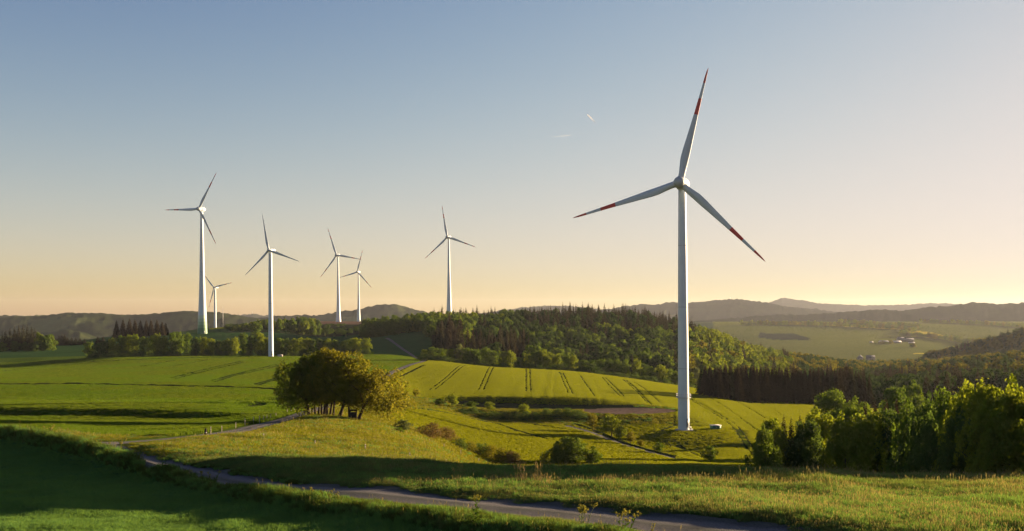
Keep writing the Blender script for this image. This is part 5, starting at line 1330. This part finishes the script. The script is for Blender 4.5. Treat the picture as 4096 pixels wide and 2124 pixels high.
def tuft(name, n, mat, lean, width, seed, seed_mat=None, seeds=0, spread=0.62, hmin=0.5):
    rng = np.random.default_rng(seed); V = []; Fq = []; tint = []; mi = []
    for i in range(n):
        a = rng.uniform(0, 6.283); r = spread*math.sqrt(rng.random()); bx, by = math.cos(a)*r, math.sin(a)*r
        h = rng.uniform(hmin, 1.0); da = rng.uniform(0, 6.283); ln = lean*rng.uniform(0.2, 1.0); w = width*rng.uniform(0.7, 1.3)
        fa = rng.uniform(0, 3.1416); fx, fy = math.cos(fa)*w*0.5, math.sin(fa)*w*0.5; b0 = len(V)
        for t, ww in ((0, 1.0), (0.45, 0.9), (0.8, 0.55)):
            o = ln*t*t; V += [(bx+math.cos(da)*o-fx*ww, by+math.sin(da)*o-fy*ww, h*t*(1-0.12*t*ln)-0.05*(t == 0)), (bx+math.cos(da)*o+fx*ww, by+math.sin(da)*o+fy*ww, h*t*(1-0.12*t*ln)-0.05*(t == 0))]
        V.append((bx+math.cos(da)*ln, by+math.sin(da)*ln, h*(1-0.15*ln)))
        tn = rng.random()
        Fq += [(b0, b0+1, b0+3, b0+2), (b0+2, b0+3, b0+5, b0+4), (b0+4, b0+5, b0+6)]; tint += [tn]*3; mi += [0]*3
    for i in range(seeds):
        a = rng.uniform(0, 6.283); r = spread*math.sqrt(rng.random()); bx, by = math.cos(a)*r, math.sin(a)*r
        h = rng.uniform(1.1, 1.55); da = rng.uniform(0, 6.283); ln = lean*rng.uniform(0.1, 0.7); b0 = len(V); w = width*0.35; fa = rng.uniform(0, 3.14)
        fx, fy = math.cos(fa), math.sin(fa)
        for t, ww in ((0, w), (0.78, w*0.8), (0.86, width*1.3), (0.95, width*1.0), (1.0, w*0.3)):
            o = ln*t*t; V += [(bx+math.cos(da)*o-fx*ww*0.5, by+math.sin(da)*o-fy*ww*0.5, h*t), (bx+math.cos(da)*o+fx*ww*0.5, by+math.sin(da)*o+fy*ww*0.5, h*t)]
        tn = rng.random()
        for k in range(4): Fq.append((b0+2*k, b0+2*k+1, b0+2*k+3, b0+2*k+2)); tint.append(tn); mi.append(1)
    me = np_mesh(name, V, loops=[i for f in Fq for i in f], sizes=[len(f) for f in Fq], mats=[mat]+([seed_mat] if seed_mat else []), mat_idx=mi)
    at_ = me.attributes.new("tint", 'FLOAT', 'FACE'); at_.data.foreach_set("value", np.asarray(tint, np.float32))
    return me

rngG = np.random.default_rng(5)
def sample(dlo, dhi, k, smin, ulo=-160, uhi=4260):
    """jittered points: spacing k*d, never under smin"""
    out = []
    d = dlo
    while d < dhi:
        s = max(smin, k*d); du = s*F/d; us = np.arange(ulo, uhi, du); n = len(us)
        out.append(np.stack([us+rngG.uniform(-.6, .6, n)*du, d+rngG.uniform(-.6, .6, n)*s, np.full(n, s)], 1)); d += s
    A = np.concatenate(out); x = (A[:, 0]-CX)/F*A[:, 1]
    return x, A[:, 1], A[:, 2], A[:, 0]

def road_u_at(y):
    o = np.argsort(ROAD[:, 1]); return np.interp(y, ROAD[o, 1], (CX+F*ROAD[:, 0]/ROAD[:, 1])[o])

def sow(name, x, y, s, h, pick, protos, clump=0.35):
    z = ground(x, y); n = len(x)
    hh = h*(1+clump*fbm(x*0.5, y*0.5, 81))*rngG.uniform(0.75, 1.2, n)
    sc = np.stack([s*1.15, s*1.15, hh], 1); rot = np.stack([rngG.normal(0, .06, n), rngG.normal(0, .06, n), rngG.uniform(0, 6.283, n)], 1)
    return scatter(name, np.stack([x, y, z], 1), sc, rot, pick, protos)

# foreground: the lower left field, the bank, the verge beyond the road
x, y, s, u = sample(25.5, 112, 0.0042, 0.15)
bd, bs, _ = seg_dist(x, y, BANK[::4]); rd, rs, _ = seg_dist(x, y, ROAD[::4])
free = rd > 1.85 + 1.5*sstep(y, 74, 84) + 1.3*(vnoise(x*0.55, y*0.55, 85)-0.5)+0.4*(vnoise(x*2.5, y*2.5, 89)-0.5)
fld = (bs < 0) & (bd > 1.0)
bank = (bd <= 1.0) | ((bs > 0) & (rs < 0) & (rd > 1.2) & (y < 100) & (bd < 4)) 
low = fld & (y < 108)
T_L = [tuft("tuft", 46, G_LUSH, 0.8, 0.075, 301, hmin=0.4), tuft("tuft", 46, G_LUSH, 1.2, 0.075, 302, hmin=0.35)]
sow("field_grass", x[low], y[low], s[low], 0.19+0*x[low], rngG.integers(0, 2, low.sum()), T_L, 0.9)
T_B = [tuft("tuft", 55, G_DARK, 1.0, 0.08, 311), tuft("tuft", 55, G_LUSH, 0.9, 0.08, 312), tuft("tuft", 45, G_VERGE, 1.0, 0.07, 313, G_SEED, 1)]
bk = bank & ~low & free & (y < 112)
crest = np.exp(-(bd/0.9)**2)
sow("bank_grass", x[bk], y[bk], s[bk], (0.24+0.14*crest+0.25*crest*sstep(y, 48, 62))[bk], rngG.choice([0, 1, 2], bk.sum(), p=[.5, .4, .1]), T_B, 0.6)
T_V = [tuft("tuft", 50, G_VERGE, 1.1, 0.075, 321), tuft("tuft", 46, G_VERGE, 1.0, 0.07, 322, G_SEED, 1), tuft("tuft", 50, G_LUSH, 1.0, 0.075, 323), tuft("tuft", 40, G_VERGE, 0.9, 0.055, 324, G_SEED, 5)]
vg = ~low & ~bk & free
edge = sstep(rd, 1.5, 4.0)*np.where(y > 78, sstep(rd, 3, 9), 1); pn = vnoise(x*0.16, y*0.22, 86); pn2 = vnoise(x*0.07+5, y*0.10, 87)
rr = rngG.random(len(x)); straw = np.clip((pn-0.45)*1.6+(u-1800)/6500, 0.03, 0.5); lush = np.clip((0.55-pn2)*1.5, 0.08, 0.6)
pick = np.where(rr < straw*0.55, 3, np.where(rr < straw, 1, np.where(rr > 1-lush, 2, 0)))
inm = sstep(y + 6*fbm(x*0.15, y*0.15, 97), 66, 76)*(u < 1900)      # the meadow begins beyond the verge
pick = np.where(rngG.random(len(x)) < inm, np.where(rr < 0.12, 1, np.where(rr > 0.85, 2, 4+(rr > 0.5))), pick)
T_V += [tuft("tuft", 50, G_MEAD, 0.8, 0.075, 334), tuft("tuft", 50, G_MEAD, 0.7, 0.07, 335, G_SEED, 1)]
sow("verge_grass", x[vg], y[vg], s[vg], ((0.12+0.26*edge*(0.5+0.9*pn2))*np.where(pick == 3, 0.85, 1))[vg], pick[vg], T_V, 0.85)

# meadow around the tree clump and the strips in the hollow
x, y, s, u = sample(112, 345, 0.0040, 0.3, -160, 4200)
ru = road_u_at(y); rd, _, _ = seg_dist(x, y, ROAD[::4]); v = HZ-ground(x, y)*F/y
pd_, _, _ = seg_dist(x, y, PATH); 
okk = (rd > 2.0+1.2*(1-sstep(y, 150, 230))) & (pd_ > 1.2) & ~((((u-2520)/190)**2+((v-1644)/13)**2 < 1.05) & (y > 315)) & (np.hypot(x-(2735-CX)/F*287, y-287) > 2.6)
left = okk & (u < ru)
stp = okk & (u > ru) & (y > 195) & (u > 1560) & (y < 303) & (v > 1640)
cr3 = okk & (u > 2700) & (y > 200) & ~((np.abs(u-2800) < 190) & (y > 262) & (y < 303))
mdw = okk & (u >= ru) & ~stp & ~cr3 & ~((y > 334) & (y < 352) & (u > 1790) & (u < 2540))
def off_tracks(x, y, s):
    """keep clear of the wheel tracks"""
    key = set(); c = 2.0
    T = TRACK_PTS; keep = np.ones(len(x), bool)
    from collections import defaultdict
    cell = defaultdict(list)
    for a, b, w_ in T: cell[(int(a//4), int(b//4))].append((a, b, w_))
    for i in range(len(x)):
        ci, cj = int(x[i]//4), int(y[i]//4); m0 = 0.20+0.64*s[i]
        for di in (-1, 0, 1):
            for dj in (-1, 0, 1):
                for a, b, w_ in cell.get((ci+di, cj+dj), ()):
                    m = m0*w_
                    if (a-x[i])**2+(b-y[i])**2 < m*m: keep[i] = False; break
                if not keep[i]: break
            if not keep[i]: break
    return keep
T_M = [tuft("tuft", 50, G_MEAD, 0.55, 0.075, 331), tuft("tuft", 42, G_MEAD, 0.5, 0.07, 332, G_SEED, 1), tuft("tuft", 50, G_LUSH, 0.5, 0.075, 333)]
pn = vnoise(x*0.05, y*0.05, 88); rr = rngG.random(len(x))
sow("meadow_grass", x[mdw], y[mdw], s[mdw], (0.30+0.16*pn)[mdw], np.where(rr < 0.15+0.3*pn, 1, np.where(rr > 1.15-0.5*pn, 2, 0))[mdw], T_M, 0.6)
T_S = [tuft("tuft", 55, G_STRIP, 0.35, 0.075, 341), tuft("tuft", 55, G_STRIP, 0.35, 0.075, 342)]
k = off_tracks(x[stp], y[stp], s[stp])
sow("strip_grass", x[stp][k], y[stp][k], s[stp][k], 0.36+0*x[stp][k], rngG.integers(0, 2, k.sum()), T_S, 0.3)
# cereal fields
xl, yl, sl, ul = sample(345, 660, 0.0023, 0.5, -160, 1760); xr, yr, sr, ur = sample(345, 600, 0.0016, 0.5, 1480, 3650)
x2, y2, s2, u2 = [np.concatenate(q) for q in ((xl, xr), (yl, yr), (sl, sr), (ul, ur))]; isr = np.concatenate([np.zeros(len(xl), bool), np.ones(len(xr), bool)])
ru2 = road_u_at(y2); rd2, _, _ = seg_dist(x2, y2, ROAD[::4]); v2 = HZ-ground(x2, y2)*F/y2
left2 = ~isr & (rd2 > 2.6) & (u2 < ru2) & (y2 < 652) & (np.hypot(x2-(1084-CX)/F*620, y2-620) > 3)
right2 = isr & (rd2 > 2.6) & (u2 > ru2) & (y2 < np.interp(u2, [1650, 2000, 2400, 2830, 2870, 3500], [590, 575, 562, 560, 405, 460]))
G_CROP2 = leaf_mat("yellow_cereal_blade", (0.110, 0.146, 0.014), (0.190, 0.212, 0.022), 0.48, world_scale=0.05, c3=(0.150, 0.178, 0.016), rnd=0.45)  # yellower blades for the fields right of the road
T_C2 = [tuft("tuft", 60, G_CROP2, 0.22, 0.07, 361, hmin=0.7), tuft("tuft", 60, G_CROP2, 0.22, 0.07, 362, hmin=0.7)]
T_C = [tuft("tuft", 60, G_CROP, 0.22, 0.07, 351, hmin=0.7), tuft("tuft", 60, G_CROP, 0.22, 0.07, 352, hmin=0.7)]
x3, y3, s3, u3 = sample(205, 345, 0.0022, 0.3, 2680, 4200)
c3_ = (u3 > 2705) & ~((np.abs(u3-2800) < 195) & (y3 > 260) & (y3 < 303)) & ~((((u3-2520)/190)**2+((HZ-ground(x3, y3)*F/y3-1644)/13)**2 < 1.05) & (y3 > 315))
xa = np.concatenate([x[left], x2[left2], x2[right2], x3[c3_]]); ya = np.concatenate([y[left], y2[left2], y2[right2], y3[c3_]]); sa_ = np.concatenate([s[left], s2[left2], s2[right2], s3[c3_]])
k = off_tracks(xa, ya, sa_); xa, ya, sa_ = xa[k], ya[k], sa_[k]
# drill rows: slightly taller and shorter stripes along the direction of driving
ang = np.where(CX+F*xa/ya > road_u_at(ya), math.atan2(1, 0.05), math.atan2(0.75, 1.0)); cq = -np.sin(ang)*xa+np.cos(ang)*ya
hgt = 0.42*(1+0.45*(vnoise(cq/1.6, cq*0+3, 95)-0.5)+0.30*(vnoise(cq/9.0, xa*0.01, 96)-0.5))
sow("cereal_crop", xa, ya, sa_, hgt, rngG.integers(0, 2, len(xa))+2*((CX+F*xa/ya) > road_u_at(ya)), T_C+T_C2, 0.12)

# crops of the far valley: coarse tufts over the fields, coloured by what grows there
x, y, s, u = sample(1750, 3800, 0.0022, 3.0, 2860, 4260)
iu = np.clip(np.searchsorted(U_G, u), 0, len(U_G)-1); idd = np.clip(np.searchsorted(D_G, y), 0, len(D_G)-1); cv = cover[iu, idd]
ok = (cv[:, 1] > 0.075); pick = np.where(cv[:, 0] > 0.2, 1, 0)
G_FARC = leaf_mat("far_meadow_blade", (0.050, 0.070, 0.028), (0.088, 0.108, 0.044), 0.45, world_scale=0.004, c3=(0.060, 0.082, 0.034), rnd=0.5)
G_FARY = leaf_mat("far_yellow_crop_blade", (0.16, 0.16, 0.035), (0.27, 0.25, 0.055), 0.48, rnd=0.5)
T_F = [tuft("tuft", 70, G_FARC, 0.05, 0.06, 371, hmin=0.6), tuft("tuft", 70, G_FARY, 0.05, 0.06, 372, hmin=0.6)]
sow("far_crop", x[ok], y[ok], s[ok], 0.9+0*x[ok], pick[ok], T_F, 0.2)

# tall weeds in the foreground
M_STEM = surf_mat("weed_stem", (0.085, 0.11, 0.03), 0.7, 0.2, 8.0, 0.2)
W_LEAF = leaf_mat("weed_leaf", (0.035, 0.075, 0.014), (0.075, 0.13, 0.022), 0.42)
W_FLOW = leaf_mat("weed_flower_head", (0.14, 0.15, 0.03), (0.26, 0.24, 0.07), 0.42)
def leaf_blade(name, base, direction, length, width, droop, seed, mat):
    rng = np.random.default_rng(seed); d = np.array(direction, float); d /= np.linalg.norm(d); sd = np.cross(d, [0, 0, 1]); sd /= np.linalg.norm(sd)+1e-9
    V = []; n = 7
    for i in range(n):
        t = i/(n-1); c = np.array(base)+d*length*t+np.array([0, 0, -droop*length*t*t]); w = width*math.sin(math.pi*min(0.97, 0.12+0.85*t))**0.8*0.5
        wav = 0.12*width*math.sin(i*2.4+seed); up = np.array([0, 0, 0.35*w])
        V += [c-sd*w+up+[0, 0, wav], c, c+sd*w+up-[0, 0, wav]]
    Fq = [(3*i+j, 3*i+j+1, 3*i+j+4, 3*i+j+3) for i in range(n-1) for j in range(2)]
    me = np_mesh(name, V, Fq, mats=[mat], smooth=True); a = me.attributes.new("tint", 'FLOAT', 'FACE'); a.data.foreach_set("value", rng.random(len(Fq)).astype(np.float32)); return me
def weed(name, label, u, d, h, seed, kind='dock', stems=1, spread=0.0, leaves=14, dz=0.0):
    rng = np.random.default_rng(seed); p = at(u, d, dz); root = empty(name, p); tag(root, label, "weed")
    for k in range(stems):
        bx, by = rng.normal(0, spread, 2) if stems > 1 else (0, 0); hh = h*(rng.uniform(0.65, 1.0) if k else 1.0); lx, ly = rng.normal(0, 0.07*hh, 2)+np.array([bx, by])*0.5
        b = MB(); pts = [(bx*0.4+lx*t*t, by*0.4+ly*t*t, hh*t-0.05) for t in (0, 0.25, 0.5, 0.75, 1.0)]; b.tube(pts, [0.014, 0.012, 0.010, 0.008, 0.004], 6); b.build("stem", M_STEM, root, smooth=True)
        nl = leaves if k == 0 else leaves//2
        for i in range(nl):
            t = 0.04+0.78*(i/nl)**1.1; q = np.array([np.interp(t, (0, .25, .5, .75, 1), [c[j] for c in pts]) for j in range(3)]); a = i*2.4+seed+k
            ln = h*(0.42-0.26*t)*rng.uniform(0.7, 1.2)*(1.0 if kind == 'dock' else 0.75); el = 1.0+0.9*t
            link(bpy.data.objects.new("leaf", leaf_blade("leaf", q, (math.cos(a), math.sin(a), el*0.75), ln, ln*(0.34 if kind == 'dock' else 0.22), 0.35, seed*31+i, W_LEAF)), root)
        # flower heads: nodding clusters at the top
        for i in range(5 if kind == 'dock' else 6):
            t = 0.80+0.2*rng.random(); q = np.array([np.interp(t, (0, .25, .5, .75, 1), [c[j] for c in pts]) for j in range(3)]); a = rng.uniform(0, 6.28); r = h*rng.uniform(0.05, 0.13)
            tip = q+np.array([math.cos(a)*r, math.sin(a)*r, h*rng.uniform(0.05, 0.14)])
            b = MB(); b.tube([tuple(q), tuple((q+tip)/2+[0, 0, 0.02]), tuple(tip)], [0.005, 0.004, 0.003], 5); bo = b.build("flower_stalk", M_STEM, root)
            P = tip+rng.normal(0, h*0.022, (26, 3)); Nn = rng.normal(size=(26, 3)); Nn /= np.linalg.norm(Nn, axis=1)[:, None]
            me = np_mesh("flower_head", leaf_quads(P, Nn, h*0.035, rng), np.arange(104).reshape(26, 4), mats=[W_FLOW]); at_ = me.attributes.new("tint", 'FLOAT', 'FACE'); at_.data.foreach_set("value", rng.random(26).astype(np.float32))
            link(bpy.data.objects.new("flower_head", me), bo)
    return root
weed("tall_weed", "tall leafy dock plant standing alone on the grass bank before the road", 1903, 31.6, 0.98, 1, 'dock', 1, 0, 20)
weed("tall_weed", "branching weed with many pale flower heads at the bottom edge, beside the road", 2325, 29.3, 0.78, 2, 'umbel', 8, 0.30, 8)
weed("tall_weed", "dark broad-leaved weed at the bottom edge, right of the flowering one", 2490, 28.6, 0.72, 3, 'dock', 5, 0.20, 12)
weed("tall_weed", "small weed with one flower head at the bottom edge near the road", 2612, 28.0, 0.42, 4, 'umbel', 2, 0.05, 6)
weed("tall_weed", "small dark weed on the bank, left of a similar one, by the road", 1252, 39.6, 0.55, 5, 'dock', 2, 0.08, 10)
weed("tall_weed", "bushier dark weed on the bank, right of a similar one, by the road", 1322, 38.4, 0.55, 6, 'dock', 4, 0.15, 9)
weed("tall_weed", "tall weed at the far right picture edge in the grass", 4080, 57, 0.9, 7, 'dock', 3, 0.15, 10)
for i, (u, d, h) in enumerate([(205, 79.5, 1.15), (330, 70, 0.55), (415, 66, 0.75), (475, 62.5, 0.95), (555, 58.5, 0.8), (660, 55, 0.75), (810, 50.5, 0.6), (850, 49.5, 0.55)]):
    weed("bank_weed", ["big dark leafy weed on the bank's far left", "low weed on the bank right of the big far left one", "leafy weed where the track passes behind the bank", "tallest weed in the middle of the bank's dark stretch", "pointed weed on the bank left of where the road appears",
                       "upright weed where the road comes out from behind the bank", "dense weed at the near side of the road's left end", "low weed beside the dense one at the road's left end"][i], u, d, h, 20+i, 'dock', 4, 0.25, 8)
DRY = leaf_mat("dry_stalk", (0.20, 0.14, 0.07), (0.34, 0.25, 0.14), 0.35)
for i, (u, d, h) in enumerate([(2085, 46, 0.95), (2150, 45.5, 1.0), (1835, 48, 0.85), (2195, 44, 0.7)]):
    me = tuft("stalks", 34, DRY, 0.7, 0.03, 400+i, DRY, 14, hmin=0.6); root = empty("dry_grass_tuft", at(u, d)); root.scale = (0.45, 0.45, h*0.75)
    tag(root, ["tuft of tall straw-coloured stalks at the verge's middle, left one of a close pair", "tuft of tall straw-coloured stalks at the verge's middle, right one of a close pair", "faint tuft of dry stalks in the shaded grass left of the straw pair", "short tuft of dry stalks right of the straw pair"][i], "dry grass")
    link(bpy.data.objects.new("stalk_bunch", me), root)
# ------------------------------------------------------------------ the air: one closed box of even haze round the whole scene
def haze():
    m, nt, N, L = new_mat("haze_air")
    v = N.new("ShaderNodeVolumePrincipled")
    v.inputs["Color"].default_value = (0.84, 0.88, 1.0, 1)
    v.inputs["Density"].default_value = HAZE_DENSITY
    v.inputs["Anisotropy"].default_value = 0.30
    L.new(v.outputs[0], out_of(nt).inputs["Volume"])
    b = MB()
    b.box((0, 5700, 14), (7200, 5800, 135))
    o = b.build("haze", m)
    tag(o, kind="stuff")
HAZE_DENSITY = 2.2e-5
haze()
